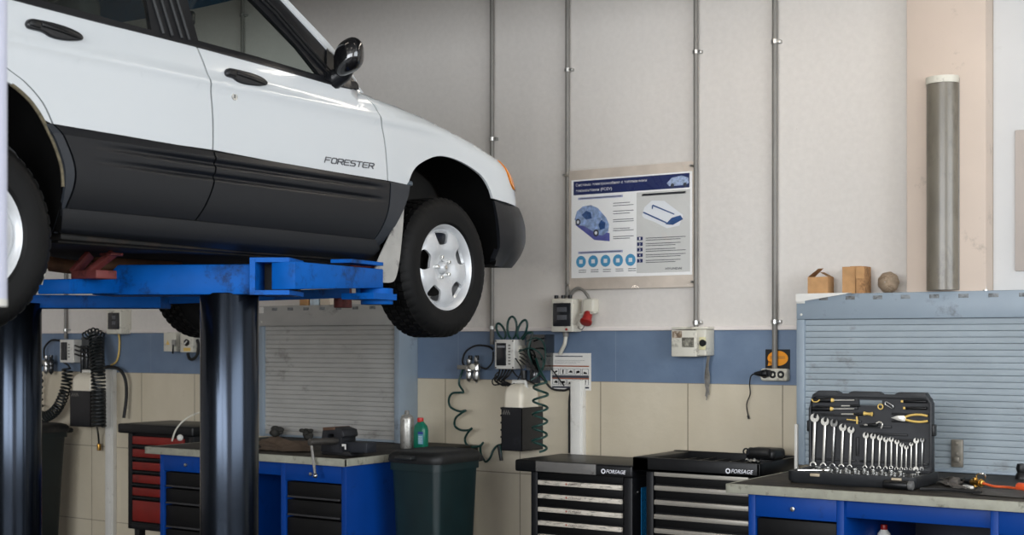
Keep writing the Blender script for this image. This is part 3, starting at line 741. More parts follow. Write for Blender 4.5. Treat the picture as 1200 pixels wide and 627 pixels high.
t = thing('coiled_hose', 'green coiled hose hanging straight down over the right side of the fluid tank', 'hose', at(632, 528, WALL-.22), 'coiled air hoses of the wall stations')
hp = helix([at(634, 448, WALL-.26), at(633, 480, WALL-.27), at(632, 529, WALL-.27)], .045, 5.2, 14)
MB().tube([at(628, 420, WALL-.14), at(632, 432, WALL-.2), at(636, 440, WALL-.24)] + hp, .0072, 9).build('hose_tube', M['green_hose'], t)
t = thing('hose_loops', 'green hose gathered in three upright loops on top of the control unit', 'hose', at(600, 399, WALL-.08), 'coiled air hoses of the wall stations')
for (cx, wd, hh, tilt) in ((590, 4.5, 18, -6), (600, 5.5, 26, 0), (609, 5, 22, 6)):
    e = []
    for k in range(25):
        a = PI*(-.42 + 1.84*k/24)
        e.append(at(cx + wd*math.cos(a) + tilt*(.5+.5*math.sin(a)), 395 - hh*.5*(1+math.sin(a)) + 2, WALL-.08-.03*k/24))
    MB().tube(e, .0072, 9).build('loop', M['green_hose'], t)
e = [at(612, 398, WALL-.09), at(618, 391, WALL-.1), at(624, 390, WALL-.1), at(622, 398, WALL-.11), at(619, 412, WALL-.12), at(624, 430, WALL-.13)]
MB().tube(spline(e, 8), .0072, 9).build('loop_tail', M['green_hose'], t)
t = thing('power_cable', 'black cable running from the pump unit behind the instruction sheet to the trunking', 'cable', at(650, 455, WALL-.03))
MB().tube(spline([at(622, 433, WALL-.1), at(634, 441, WALL-.08), at(646, 455, WALL-.03), at(660, 457.5, WALL-.02), at(668, 457, WALL-.02), at(667, 475, WALL-.015), at(667, 531, WALL-.015)], 10), .007, 8).build('cable_run', M['black_rubber'], t)
mb = MB(); mb.tube(spline([at(636, 405, WALL-.03), at(642, 425, WALL-.03), at(652, 440, WALL-.02), at(661, 452, WALL-.02)], 8), .004, 7); mb.build('thin_lead', M['black_rubber'], t)

# left station, seen below the car
Yf = WALL-.12
c = at(82, 425, Yf)
t = thing('control_unit', 'pale control unit with black display seen below the car between the two lift rams', 'control box', (c.x, WALL, c.z))
mb = MB(); pbox(mb, 70, 398, 86, 425, Yf, WALL, .006, 3); mb.build('housing', M['white_enamel'], t)
mb = MB(); pbox(mb, 71, 401, 78, 422, Yf-.006, Yf+.01, .003); mb.build('display', M['smoke_plastic'], t)
mb = MB()
for k in range(5): pbox(mb, 79.5, 403+k*3.6, 81.5, 404.6+k*3.6, Yf-.002, Yf+.002, 0)
mb.build('vent_slots', mat('slot_grey2', '#77756f', .5), t)
for k in range(3):
    MB().tube(spline([at(88, 405+5*k, Yf), at(94, 407+5*k, Yf-.02), at(105, 408+6*k, WALL-.1)], 6), .007, 7).build('wire', M['black_rubber'], t)
t = thing('pump_unit', 'grey pump unit behind the black coils, seen below the car', 'pump', at(104, 436, WALL-.1))
mb = MB(); pbox(mb, 95, 395, 118, 434, WALL-.04, WALL, .004); mb.build('mounting_plate', mat('plate_grey2', '#46484a', .5, var=.3, scale=25), t)
mb = MB()
for k in range(3): mb.cyl(at(97+5*k, 437, WALL-.08), at(97+5*k, 405, WALL-.08), .02, seg=14, bev=.003)
mb.build('pump_body', M['smoke_plastic'], t)
tank(82, 106, 437, 458, 500, 'stained fluid tank in a black bracket seen below the car, left of the white trunking', WALL-.2)
t = thing('air_regulator', 'small twin air filter regulator left of the control unit below the car', 'regulator', at(57, 440, WALL-.07))
bottle_filter(54.5, 417, 439, t, False); bottle_filter(60, 416, 439, t, True)
mb = MB(); mb.box(at(51, 425, WALL).x, at(64, 425, WALL).x, WALL-.095, WALL, at(57, 427, WALL-.07).z, at(57, 422, WALL-.07).z, .004); mb.build('manifold', M['grey_pipe'], t)
e = [at(70, 399, WALL-.05), at(60, 399, WALL-.05), at(52, 408, WALL-.05), at(52, 420, WALL-.06)]
MB().tube(spline(e, 8), .008, 8).build('supply_hose', M['black_rubber'], t)
t = thing('coiled_hose', 'black coiled hose looping down in an arc from the control unit below the car', 'hose', at(45, 494, WALL-.1), 'coiled air hoses of the wall stations')
hp = helix([at(79, 432, WALL-.12), at(77, 455, WALL-.13), at(66, 480, WALL-.13), at(48, 492, WALL-.12)], .038, 20, 12)
MB().tube([at(75, 425, WALL-.1), at(80, 428, WALL-.1)] + hp, .008, 8).build('hose_tube', M['dark_hose'], t)
t = thing('coiled_hose', 'stretched black coil hanging from the twin regulator, close to the left lift ram', 'hose', at(45, 492, WALL-.08), 'coiled air hoses of the wall stations')
hp = helix([at(47, 440, WALL-.1), at(45, 460, WALL-.1), at(48, 492, WALL-.1)], .03, 7, 12)
MB().tube([at(51, 426, WALL-.07), at(47, 432, WALL-.08)] + hp, .007, 8).build('hose_tube', M['dark_hose'], t)
t = thing('coiled_hose', 'dense black hose coils hanging beside the white trunking below the car', 'hose', at(112, 500, WALL-.2), 'coiled air hoses of the wall stations')
hp = helix([at(112, 394, WALL-.16), at(115, 440, WALL-.24), at(116, 500, WALL-.24)], .05, 26, 12)
MB().tube(hp, .008, 8).build('hose_tube', M['dark_hose'], t)
hp = helix([at(100, 394, WALL-.1), at(110, 389, WALL-.1), at(119, 394, WALL-.1)], .03, 6, 12)
MB().tube(hp, .007, 8).build('top_coils', M['dark_hose'], t)
MB().tube(spline([at(113, 498, WALL-.2), at(115, 508, WALL-.08), at(116, 520, WALL-.05)], 6), .008, 8).build('hose_end', M['dark_hose'], t)
mb = MB(); mb.cyl(at(116, 520, WALL-.05), at(116, 528, WALL-.05), .016, seg=12, bev=.003); mb.build('brass_coupling', M['brass'], t)
t = thing('power_cable', 'thick black cable curving from the trunking down to the red drawer cabinet', 'cable', at(148, 490, WALL-.05))
MB().tube(spline([at(118, 431, WALL-.05), at(130, 430, WALL-.08), at(141, 434, WALL-.08), at(147, 446, WALL-.07), at(148, 465, WALL-.06), at(145, 490, WALL-.08)], 10), .013, 9).build('cable_run', M['black_rubber'], t)
# ------------------------------------------------------------------ benches, cabinets and shutters
BT = .951     # worktop height
BF = 5.88     # bench front
SH_Y = 7.0    # shutter cabinet front

def shutter_cabinet(X0, X1, ztop, zhead, label, sm_, hm_):
    t = thing('roller_shutter_cabinet', label, 'cabinet', ((X0+X1)/2, WALL, BT), 'roller shutter cabinets above the benches')
    mb = MB(); mb.box(X0, X1, SH_Y, WALL, zhead, ztop, .006); mb.build('shutter_box', hm_, t)
    for a, b in ((X0, X0+.045), (X1-.045, X1)):
        mb = MB(); mb.box(a, b, SH_Y+.002, WALL, BT, zhead, .004); mb.build('side_frame', M['shutter_frame'], t)
    mb = MB(); n = 24; z0 = BT+.012; hh = (zhead-z0)/n
    pr = []
    for k in range(n):
        z = z0 + k*hh
        pr += [(SH_Y+.029, z), (SH_Y+.0215, z+hh*.05), (SH_Y+.0195, z+hh*.5), (SH_Y+.0215, z+hh*.94), (SH_Y+.028, z+hh*.985)]
    pr += [(SH_Y+.05, zhead), (SH_Y+.05, z0)]
    mb.prism([(z, y) for y, z in pr], (X0+.046, 0, 0), Z_, Y_, 0)
    # extrude the slat outline across the opening
    bm = mb.bm; f = bm.faces[:]
    r = bmesh.ops.extrude_face_region(bm, geom=f, use_keep_orig=True)
    bmesh.ops.translate(bm, verts=[g for g in r['geom'] if isinstance(g, bmesh.types.BMVert)], vec=Vector((X1-X0-.092, 0, 0)))
    sh = mb.build('shutter_slats', sm_, t, smooth=35)
    mb = MB(); mb.box(X0+.046, X1-.046, SH_Y+.010, SH_Y+.04, BT+.002, BT+.018, .003); mb.build('bottom_rail', M['shutter_frame'], t)
    n = int((X1-X0)/.15)
    km = mat('knockout_grey', '#7f8487', .6, var=.3, scale=40, dirt='#4f4c47', damt=.4, dscale=25)
    for k in range(n):
        x = X0+.13+k*.148
        mb = MB(); mb.box(x, x+.05, SH_Y-.0012, SH_Y+.002, ztop-.034, ztop-.014, .0005); mb.build('knockout', km, t)
    mb = MB(); mb.box(X0+.004, X0+.05, SH_Y-.006, SH_Y+.002, ztop-.05, ztop-.006, .002); mb.cyl((X0+.03, SH_Y-.01, ztop-.03), (X0+.03, SH_Y, ztop-.03), .007, seg=10); mb.cyl((X0+.03, SH_Y-.004, ztop-.11), (X0+.03, SH_Y, ztop-.11), .006, seg=10)
    mb.build('corner_bracket', M['white_enamel'], t)
    return t
RS0 = ratio(933)*SH_Y
t = shutter_cabinet(RS0, -1.50, 1.8745, 1.738, 'blue grey roller shutter cabinet behind the open wrench case, boxes on top', M['shutter'], M['shutter_frame'])
mb = MB()
for dz in (.10, .15):
    q = at(1122, 540, SH_Y+.015); mb.cyl((q.x, SH_Y-.004, BT+dz), (q.x, SH_Y+.02, BT+dz), .009, seg=12, bev=.003)
mb.box(q.x-.03, q.x+.03, SH_Y+.004, SH_Y+.02, BT+.03, BT+.17, .004); mb.bar((q.x, SH_Y-.006, BT+.07), (q.x, SH_Y+.01, BT+.07), .03, .03, .006); mb.build('shutter_lock', mat('worn_lock', '#7f7a70', .45, .4, var=.3, scale=25), t)
LS0 = ratio(303)*SH_Y; LS1 = -5.613
shutter_cabinet(LS0, LS1, 1.868, 1.727, 'grey roller shutter cabinet on the left bench, partly behind the raised tyre', M['shutter_warm'], M['shutter_warm'])

def bench(X0, X1, ped, label, edge_label=None):
    t = thing('workbench', label, 'workbench', ((X0+X1)/2, BF+.5, 0), 'blue workbenches along the wall')
    mb = MB(); mb.box(X0, X1, BF+.004, SH_Y+.19, BT-.042, BT, .003); mb.build('worktop', M['worktop'], t)
    mb = MB(); mb.box(X0-.004, X1+.004, BF, BF+.02, BT-.043, BT+.001, .004); mb.box(X0-.004, X0+.012, BF, SH_Y-.05, BT-.043, BT+.001, .004); mb.box(X1-.012, X1+.004, BF, SH_Y-.05, BT-.043, BT+.001, .004)
    mb.build('edge_strip', M['worktop_edge'], t)
    mb = MB(); mb.box(X0+.1, X1-.1, BF+.06, BF+.10, BT-.125, BT-.042, .003); mb.build('frame_rail', M['bench_blue'], t)
    mb = MB(); mb.box(X0+.1, X1-.1, SH_Y-.07, SH_Y-.062, .1, BT-.045, .002); mb.build('back_panel', M.setdefault('back_shade_navy', mat('back_shade_navy', '#08102a', .6)), t)  # bench blue darkened to navy, shade of the opening put into the colour
    for a, b in ped:
        p = MB(); y0 = BF+.03; y1 = SH_Y-.06
        p.box(a, a+.035, y0, y1, .06, BT-.043, .003); p.box(b-.035, b, y0, y1, .06, BT-.043, .003)
        p.box(a+.035, b-.035, y0, y1, BT-.145, BT-.043, .002); p.box(a+.035, b-.035, y0+.02, y1, .06, .12); p.box(a+.02, b-.02, y1-.03, y1, .06, BT-.05)
        pe = p.build('pedestal', M['bench_blue'], t)
        mb = MB(); mb.cyl(((a+b)/2-.01, y0-.012, BT-.10), ((a+b)/2-.01, y0+.01, BT-.10), .011, seg=16, bev=.002); mb.build('lock', M['steel'], pe)
        z = BT-.15
        for h in (.105, .105, .15, .15, .19):
            if z-h < .1: break
            mb = MB(); mb.box(a+.04, b-.04, y0+.012, y0+.5, z-h+.006, z-.004, .004)
            d = mb.build('drawer', M['drawer_black'], t)
            mb = MB(); mb.box(a+.05, b-.05, y0+.001, y0+.014, z-h+.008, z-h+.020, .003); mb.build('drawer_lip', mat('drawer_lip', '#3a3a3c', .4, .3), d)
            z -= h
    return t
bench(-2.752, -.98, ((-2.653, -2.19), (-1.55, -1.09)), 'blue workbench at the right with the open wrench case on it')
LB0, LB1 = -6.775, -5.114
bench(LB0, LB1, ((-6.67, -6.17), (-5.63, -5.125)), 'blue workbench at the left with a black vise, behind the lift ram')

# tool cabinets
def cabinet(X0, X1, Yf, ztop, zb, strip_m, label, lidover, n, pitch, z1, writing, red=False, right=True, closed=False):
    Yb = WALL-.10
    t = thing('tool_cabinet', label, 'tool cabinet', ((X0+X1)/2, (Yf+Yb)/2, 0), 'drawer tool cabinets along the wall')
    body = MB(); body.box(X0, X0+.045, Yf, Yb, zb, ztop-.075, .006); body.box(X1-.055, X1, Yf, Yb, zb, ztop-.075, .006)
    body.box(X0+.02, X1-.02, Yf+.03, Yb, zb, ztop-.08); body.box(X0, X1, Yf, Yf+.05, zb, zb+.04, .004)
    body.build('body', M['cab_black'], t)
    mb = MB(); lz = ztop-.078
    if closed:
        mb.box(X0-lidover, X1+.01, Yf-.02, Yb+.01, lz, ztop-.01, .012, 3)
    else:
        th = .022
        mb.box(X0-lidover, X1+.008, Yf-.02, Yb+.01, lz, lz+.02, .006)
        mb.box(X0-lidover, X1+.008, Yf-.02, Yf-.02+th, lz, ztop, .006); mb.box(X0-lidover, X1+.008, Yb+.01-th, Yb+.01, lz, ztop+.005, .006)
        mb.box(X0-lidover, X0-lidover+.10, Yf-.02, Yb+.01, lz, ztop, .006); mb.box(X1+.008-th, X1+.008, Yf-.02, Yb+.01, lz, ztop, .006)
        for k in range(5): mb.box(X0+.1+.09*k, X0+.108+.09*k, Yf+.01, Yb, lz, ztop-.025, .002)
    mb.build('top_tray', M['black_plastic'], t)
    z = z1
    for k in range(n):
        h = pitch if k < 5 else pitch*2
        if z-h < zb+.02: break
        mb = MB(); mb.box(X0+.055, X1-.06, Yf+.004, Yf+.3, z-h+.008, z-.002, .004)
        d = mb.build('drawer', M['drawer_black'], t)
        mb = MB()
        if red:
            mb.box(X0+.06, X1-.09, Yf-.010, Yf+.008, z-h+.03, z-.006, .003); mb.build('red_front', strip_m, d)
            mb = MB(); mb.box(X0+.055, X1-.06, Yf-.014, Yf+.008, z-h+.008, z-h+.022, .003); mb.build('drawer_handle', M['cab_black'], d)
        else:
            mb.box(X0+.055, X1-.062, Yf-.012, Yf+.008, z-.027, z, .004); mb.build('drawer_handle', strip_m, d)
        z -= h
    if right:
        mb = MB(); W_ = []
        for j in range(14):
            for i in range(4): W_.append(circ(.02+.028*i+(.014 if j % 2 else 0), .03+.038*j, .007, 6))
        mb.prism([[(0, 0), (.15, 0), (.15, .56), (0, .56)]] + W_, (X1+.003, Yf+.10, ztop-.70), Y_, Z_, .003)
        mb.build('perforated_panel', mat('panel_teal', '#0a6aa0', .4, var=.08), t, smooth=0)
        mb = MB(); mb.cyl((X1-.001, Yf+.06, ztop-.16), (X1+.01, Yf+.06, ztop-.16), .008, seg=12); mb.build('screw', M['steel'], t)
    for a in (X0+.06, X1-.06):
        for b in (Yf+.06, Yb-.06):
            mb = MB(); mb.cyl((a-.018, b, .055), (a+.018, b, .055), .055, seg=20, bev=.006); mb.box(a-.025, a+.025, b-.03, b+.03, .1, zb, .003); mb.build('caster', M['black_rubber'], t)
    if writing:
        mb = MB(); x = X1-.155; zt = ztop-.058
        mb.prism([circ(.012, .010, .014, 16), circ(.012, .010, .008, 12)], (x-.03, Yf-.022, zt), X_, Z_, .002)
        mb.text('FORSAGE', (x, Yf-.022, zt), X_, Z_, .125, .021, .002, shear=.25, bold=.015); mb.build('maker_lettering', M['ink_white'], t, smooth=0)
    return t
tc1 = cabinet(-4.334, -3.664, 6.62, .943, .14, M['worn_alu'], 'black drawer cabinet with worn white drawer strips, nearest the lidded bin', .10, 7, .0774, .898, True, closed=True)
mb = MB(); mb.box(-4.285, -3.885, 6.595, 6.602, .872, .93, .002)
mb.build('scuffed_plate', mat('scuffed_plate', '#6d6b68', .45, .1, var=.15, scale=10), tc1)
mb = MB()
for x in (-4.27, -3.90): mb.cyl((x, 6.592, .882), (x, 6.60, .882), .005, seg=10)
mb.build('plate_screw', M['steel'], tc1)
# worn maker marks on the strips of the first cabinet
mb = MB()
for k in range(5):
    z = .898-.0774*k-.021
    mb.text('FORSAGE', (-4.07, 6.6072, z+.002), X_, Z_, .085, .012, .0008, shear=.25)
mb.build('strip_lettering', mat('strip_print', '#6b5f58', .6), tc1, smooth=0)
mb = MB()
for k in range(5):
    z = .898-.0774*k-.019
    mb.prism(circ(0, .006, .006, 10), (-4.085, 6.6072, z), X_, Z_, .0008)
mb.build('strip_emblem', mat('strip_red', '#a85a48', .6), tc1, smooth=0)
tc2 = cabinet(-3.579, -2.906, 6.62, .985, .14, M['alu'], 'black drawer cabinet with clean grey strips, beside the right bench', .073, 7, .0778, .912, True)
mb = MB(); 
tc3 = cabinet(-7.81, -7.13, 6.62, 1.035, .27, mat('dull_red', '#76160f', .5, var=.15, scale=8, dirt='#3a0d0a', damt=.2), 'black tool cabinet with red drawer fronts standing behind the left bench', .09, 7, .092, .945, False, red=True, right=False, closed=True)

# things on the second cabinet
t = thing('tool_pouch', 'small black tool case lying on the drawer cabinet beside the right bench', 'case', (-2.985, 6.86, .985))
mb = MB(); mb.box(-3.07, -2.90, 6.79, 6.95, .985, 1.045, .02, 3); mb.build('case_body', M['black_plastic'], t)
mb = MB(); mb.cyl((-3.04, 6.78, 1.028), (-2.92, 6.78, 1.028), .024, seg=16, bev=.006); mb.build('roll', M['black_rubber'], t)
mb = MB(); mb.prism([circ(0, 0, .02, 18), circ(0, 0, .012, 14)], (-3.045, 6.752, 1.03), X_, Z_, .004); mb.build('ring', M['smoke_plastic'], t)
mb = MB(); mb.grid(lambda u, v: Vector((-2.985+.075*u, 6.595+.05*v, .988+.012*math.sin(5*u+3*v)**2+.006*math.sin(13*u)+.004)), 10, 6, .003)
mb.build('crumpled_paper', M['paper'], None, label='scrap of white paper crumpled on the rim of the cabinet beside the right bench', cat='paper')
xx = ratio(933.3)*6.56; z1 = at(933.3, 497, 6.56).z
t = thing('upright_bar', 'thin pale metal bar standing upright left of the open wrench case', 'bar', (xx, 6.56, BT))
mb = MB(); mb.box(xx-.008, xx+.008, 6.55, 6.57, BT, z1, .003); mb.build('bar_body', M['white_enamel'], t)
mb = MB(); mb.cyl((xx, 6.56, BT), (xx, 6.56, BT+.012), .035, seg=20, bev=.003); mb.build('foot', M['steel'], t)

# ------------------------------------------------------------------ open tool case with its wrenches
CX0, CX1, CY0, CY1, CB = -2.545, -1.925, 6.10, 6.46, BT
t = thing('tool_case', 'open black plastic tool case full of wrenches on the right bench', 'tool case', ((CX0+CX1)/2, (CY0+CY1)/2, BT))
mb = MB()
out = rrect(CX0, CX1, CY0, CY1, .035, 5); inn = rrect(CX0+.02, CX1-.02, CY0+.02, CY1-.02, .025, 5)
def ring_loft(mb, levels):
    vs = [[mb.bm.verts.new(p) for p in l] for l in levels]
    for A_, B_ in zip(vs, vs[1:]):
        n = len(A_)
        for i in range(n): mb.bm.faces.new((A_[i], A_[(i+1) % n], B_[(i+1) % n], B_[i]))
    mb.bm.faces.new(vs[0]); mb.bm.faces.new(vs[-1])
def lvl(l, z, k=1): 
    cx, cy = (CX0+CX1)/2, (CY0+CY1)/2
    return [(cx+(x-cx)*k, cy+(y-cy)*k, z) for x, y in l]
ring_loft(mb, [lvl(out, CB, .96), lvl(out, CB+.012), lvl(out, CB+.055), lvl(inn, CB+.055), lvl(inn, CB+.03, .99)])
mb.build('case_base', mat('case_black', '#1b1d20', .5, var=.15, scale=20), t, smooth=50)
# lid, hinged at the back and leaning slightly
LY = 6.455; LZ0, LZ1 = CB+.05, at(1020, 459, 6.47).z; LXa, LXb = ratio(948)*6.46, ratio(1092)*6.46
LH = LZ1-LZ0; LW = LXb-LXa
o = Vector((LXa, LY, LZ0))
lo = [(.0, 0), (LW, 0), (LW, LH-.05), (LW-.03, LH), (LW-.16, LH), (LW-.18, LH-.012), (LW-.24, LH-.012), (LW-.26, LH), (.22, LH), (.20, LH-.012), (.16, LH-.012), (.14, LH), (.05, LH), (.02, LH-.02), (0, LH-.09)]
mb = MB(); mb.prism([lo, rrect(.012, LW-.012, .015, LH-.03, .03)], o, X_, Z_, .05, .003); 
mb.build('lid_rim', mat('case_lid_black', '#202225', .5, var=.12, scale=20), t, smooth=50)
hw = [(.245, LH-.042), (.365, LH-.042), (.365, LH-.068), (.245, LH-.068)]
mb = MB(); mb.prism([rrect(.006, LW-.006, .008, LH-.02, .02), hw], o+Vector((0, .022, 0)), X_, Z_, .026); mb.build('lid_panel', mat('case_insert', '#2a2b2e', .55, var=.2, scale=14), t, smooth=40)
mb = MB(); rnd = random.Random(3)
for (x0_, x1_, zq0, zq1) in ((.03, .25, .285, .30), (.03, .25, .25, .262), (.03, .27, .222, .232), (.26, .42, .20, .212), (.3, .5, .165, .175), (.42, .60, .265, .275), (.42, .60, .23, .238), (.24, .255, .06, .15), (.02, .24, .03, .04), (.26, .60, .03, .04), (.43, .58, .14, .15)):
    mb.box(o.x+x0_*LW/.62, o.x+x1_*LW/.62, LY+.012, LY+.024, o.z+zq0, o.z+zq1, .003)
mb.build('insert_ribs', mat('insert_ribs', '#17181a', .5, var=.1), t)
for sx in (LXa-.012, LXb-.004):
    mb = MB(); mb.box(sx, sx+.016, LY+.005, LY+.045, o.z+.17, o.z+.225, .004); mb.build('lid_latch', M['black_plastic'], t)
for k, px in enumerate((951, 1046)):
    x = ratio(px)*6.11; mb = MB(); mb.box(x, x+.045, CY0-.012, CY0+.004, CB+.036, CB+.05, .003); mb.build('base_latch', mat('latch_cream'+str(k), '#b3a48b', .5), t)
mb = MB(); mb.cyl((ratio(1035)*6.07, 6.075, BT+.022), (ratio(1064)*6.07, 6.075, BT+.022), .02, seg=20, bev=.004); mb.build('carry_grip', M['black_plastic'], t)
mb = MB(); mb.cyl((ratio(1064)*6.07, 6.075, BT+.022), (ratio(1070)*6.07, 6.075, BT+.022), .021, seg=20, bev=.004); mb.build('grip_cap', mat('grip_grey', '#5d5d5c', .5), t)
mb = MB(); mb.box(CX0+.03, CX1-.03, CY0+.03, CY1-.03, CB+.028, CB+.042, .003); mb.build('tray_insert', mat('tray_insert', '#232427', .5, var=.3, scale=40, dirt='#8d8b86', damt=.2, dscale=60), t)

def wrench(name, label, top, bot, w, m, double=False, group=None):
    Y = LY+.006
    p, q = at(*top, Y), at(*bot, Y); ax = (p-q); ln = ax.length; ax.normalize(); sd = ax.cross(Y_).normalized()
    if sd.x < 0: sd = -sd
    mb = MB(); hr = w*1.02
    def jaw(c, up):
        pts = []
        for k in range(15):
            a = math.radians(118 + 304*k/14); pts.append((hr*math.cos(a), hr*math.sin(a)))
        pts += [(hr*.42, hr*1.02), (hr*.40, hr*.1), (hr*.0, -hr*.18), (-hr*.40, hr*.1), (-hr*.42, hr*1.02)]
        pts = [(x*math.cos(.2)+y*math.sin(.2), -x*math.sin(.2)+y*math.cos(.2)) for x, y in pts]
        mb.prism([(x, y*up) for x, y in pts], c-Y_*.008, sd, ax, .009, 0)
    jaw(p-ax*hr*.9, 1)
    s0, s1 = q+ax*(hr*.7), p-ax*(hr*1.7)
    mb.bar(s0-Y_*.0035, s1-Y_*.0035, w*.62, .007, .002, up=Y_)
    if double: jaw(q+ax*hr*.3, -1)
    else: mb.prism([circ(0, 0, hr*.82, 24), circ(0, 0, hr*.50, 18)], q-Y_*.008, sd, ax, .010, .0015)
    return mb.build(name, m, None, label=label, cat='wrench', group=group)
big = [((955.4, 485), (953.2, 545)), ((967.4, 489.5), (965, 546)), ((978, 491.5), (975.7, 546.3)), ((988.2, 497), (986.3, 547.2)), ((997.8, 500), (996, 547.6))]
nth = ['first', 'second', 'third', 'fourth', 'fifth', 'sixth', 'seventh', 'eighth', 'ninth']
for k, (a, b) in enumerate(big):
    lab = ['longest wrench at the left end of the row in the tool case lid', 'second of the five big wrenches from the left in the case lid', 'darker third big wrench from the left in the case lid', 'fourth of the five big wrenches from the left in the case lid', 'shortest of the five big wrenches, last before the gap in the case lid'][k]
    wrench('combination_wrench', lab, a, b, .0215-.0012*k, M['steel'] if k == 2 else M['wrench_steel'], group='big wrenches in the tool case lid')
small = [((1015.2, 507), (1014, 548)), ((1023.6, 508.2), (1022.4, 548.2)), ((1031.7, 510.1), (1030.3, 548.6)), ((1038.7, 512.5), (1038, 548.8)), ((1044.9, 512.5), (1044.6, 548)), ((1051.6, 515.4), (1050.9, 549.2)), ((1057.3, 519), (1056.6, 549.3)), ((1062.6, 522), (1062, 549.3)), ((1068.3, 518.5), (1067.8, 549.4))]
for k, (a, b) in enumerate(small):
    wrench('combination_wrench', ['first small wrench right of the gap in the row of the tool case', 'second small wrench right of the gap in the tool case', 'third small wrench right of the gap in the tool case', 'fourth small wrench right of the gap in the tool case', 'fifth small wrench right of the gap in the tool case', 'sixth small wrench right of the gap in the tool case', 'seventh small wrench right of the gap in the tool case', 'shortest wrench of the row, eighth right of the gap', 'thin ninth wrench right of the gap, beside the double open one'][k], a, b, .0145-.0007*k, M['wrench_steel'], group='small wrenches in the tool case lid')
wrench('open_end_wrench', 'bright wrench with two open jaws near the right end of the case row', (1074.3, 513.5), (1073.8, 551), .013, M['wrench_steel'], True, 'small wrenches in the tool case lid')
wrench('open_end_wrench', 'duller thin open wrench at the right end of the case row', (1081.2, 513.5), (1080.6, 550), .010, M['steel'], True, 'small wrenches in the tool case lid')

Yt = LY+.004
def driver(label, h0, h1, s1, py, r=.012, ferr=True):
    t = thing('screwdriver', label, 'screwdriver', at((h0+s1)/2, py, Yt), 'hand tools in the tool case lid')
    a, b, c = at(h0, py, Yt), at(h1, py, Yt), at(s1, py, Yt)
    mb = MB(); mb.lathe([(0, 0), (r*.8, .003), (r, .02), (r*.8, .05), (r, (b-a).length*.8), (r*.7, (b-a).length), (0, (b-a).length)], a, (b-a), 16); mb.build('handle', M['black_plastic'], t)
    mb = MB(); mb.cyl(b, b+(b-a).normalized()*.012, r*.9, r*.6, 14); mb.build('ferrule', M['yellow'], t)
    mb = MB(); mb.cyl(b, c, .0035, seg=10); mb.build('shaft', M['wrench_steel'], t)
    if ferr:
        mb = MB(); e = [a+Vector((.006, -r*.9, .006)), a+Vector((.014, -r*1.1, -.006)), a+Vector((.035, -r*1.1, -.006)), a+Vector((.046, -r, .004))]
        mb.tube(spline(e, 5), .003, 7); mb.build('handle_stripe', M['yellow'], t)
driver('long screwdriver in the top left of the tool case lid', 951, 974.5, 1001, 469)
driver('second long screwdriver just below the top one in the tool case lid', 951, 973.5, 1001, 479.2, ferr=False)
driver('short screwdriver with a bent yellow tip ring in the case lid middle', 1008, 1000, 986, 475.6, .006, False)
driver('short screwdriver with a cream handle in the tool case lid', 1012.5, 1003, 986, 485.3, .007, False)
driver('stubby black screwdriver above the gap between wrenches', 1029, 1022, 1013, 498, .008, False)
t = thing('bit_holder', 'cream handled bit holder in the middle of the case lid', 'tool', at(1018, 485, Yt), 'hand tools in the tool case lid')
mb = MB(); a, b = at(1011.5, 484.5, Yt), at(1023.5, 485.5, Yt); mb.lathe([(0, 0), (.010, .004), (.006, .02), (.008, .035), (.011, .045), (0, .05)], a, b-a, 14); mb.build('handle', M['yellow'], t)
t = thing('cross_key', 'small yellow cross shaped key in the tool case lid', 'tool', at(999, 493, Yt), 'hand tools in the tool case lid')
mb = MB(); mb.bar(at(992, 491.5, Yt), at(1006, 493, Yt), .006, .006, .002); mb.bar(at(1004, 488, Yt), at(1004.5, 497, Yt), .009, .008, .002); mb.build('key_body', M['yellow'], t)
t = thing('hook_tool', 'pale hooked tool above the small wrenches in the case lid', 'tool', at(1030, 498, Yt), 'hand tools in the tool case lid')
mb = MB(); mb.tube(spline([at(1027, 496, Yt), at(1030.5, 494.5, Yt), at(1034, 497, Yt), at(1032.5, 502, Yt)], 6), .004, 8); mb.build('hook', M['wrench_steel'], t)
t = thing('ring_tool', 'small pale ring in the middle of the tool case lid', 'tool', at(1031.7, 478, Yt), 'hand tools in the tool case lid')
mb = MB(); c = at(1031.7, 476.6, Yt); mb.tube([c+Vector((.012*math.cos(2*PI*k/16), 0, .012*math.sin(2*PI*k/16))) for k in range(16)], .0032, 8, True); mb.build('ring', M['yellow'], t)
t = thing('spring_clip', 'wire clip beside the ring in the tool case lid', 'clip', at(1042, 476, Yt), 'hand tools in the tool case lid')
c = at(1042, 474.7, Yt); mb = MB(); mb.tube([c+Vector((x*.9+z*.35, 0, z-.5*x)) for x, z in rrect(-.022, .022, -.007, .007, .0068, 4)], .002, 7, True); mb.build('wire', M['steel'], t)
for k, (px, py) in enumerate(((1057.5, 470.3), (1060, 478.2))):
    t = thing('extension_bar', ['upper black extension bar with a yellow collar at the lid right', 'lower black extension bar with a yellow collar at the lid right'][k], 'tool', at(1072, py, Yt), 'hand tools in the tool case lid')
    mb = MB(); mb.cyl(at(px, py, Yt), at(1086, py+.3, Yt), .007, seg=12, bev=.002); mb.build('rod', M['black_plastic'], t)
    mb = MB(); mb.box(at(px-1.4, py, Yt).x, at(px+1.4, py, Yt).x, Yt-.008, Yt+.006, at(px, py+1.4, Yt).z, at(px, py-1.4, Yt).z, .002); mb.build('collar', M['yellow'], t)
t = thing('combination_pliers', 'pliers with yellow handles at the right of the tool case lid', 'pliers', at(1065, 493, Yt), 'hand tools in the tool case lid')
u = (at(1086, 489.5, Yt)-at(1044.5, 490.5, Yt)); c = at(1060.5, 490.3, Yt); k_ = u.length/41.5
def pp(l): return [((x-1060.5)*k_, (490.3-y)*k_) for x, y in l]
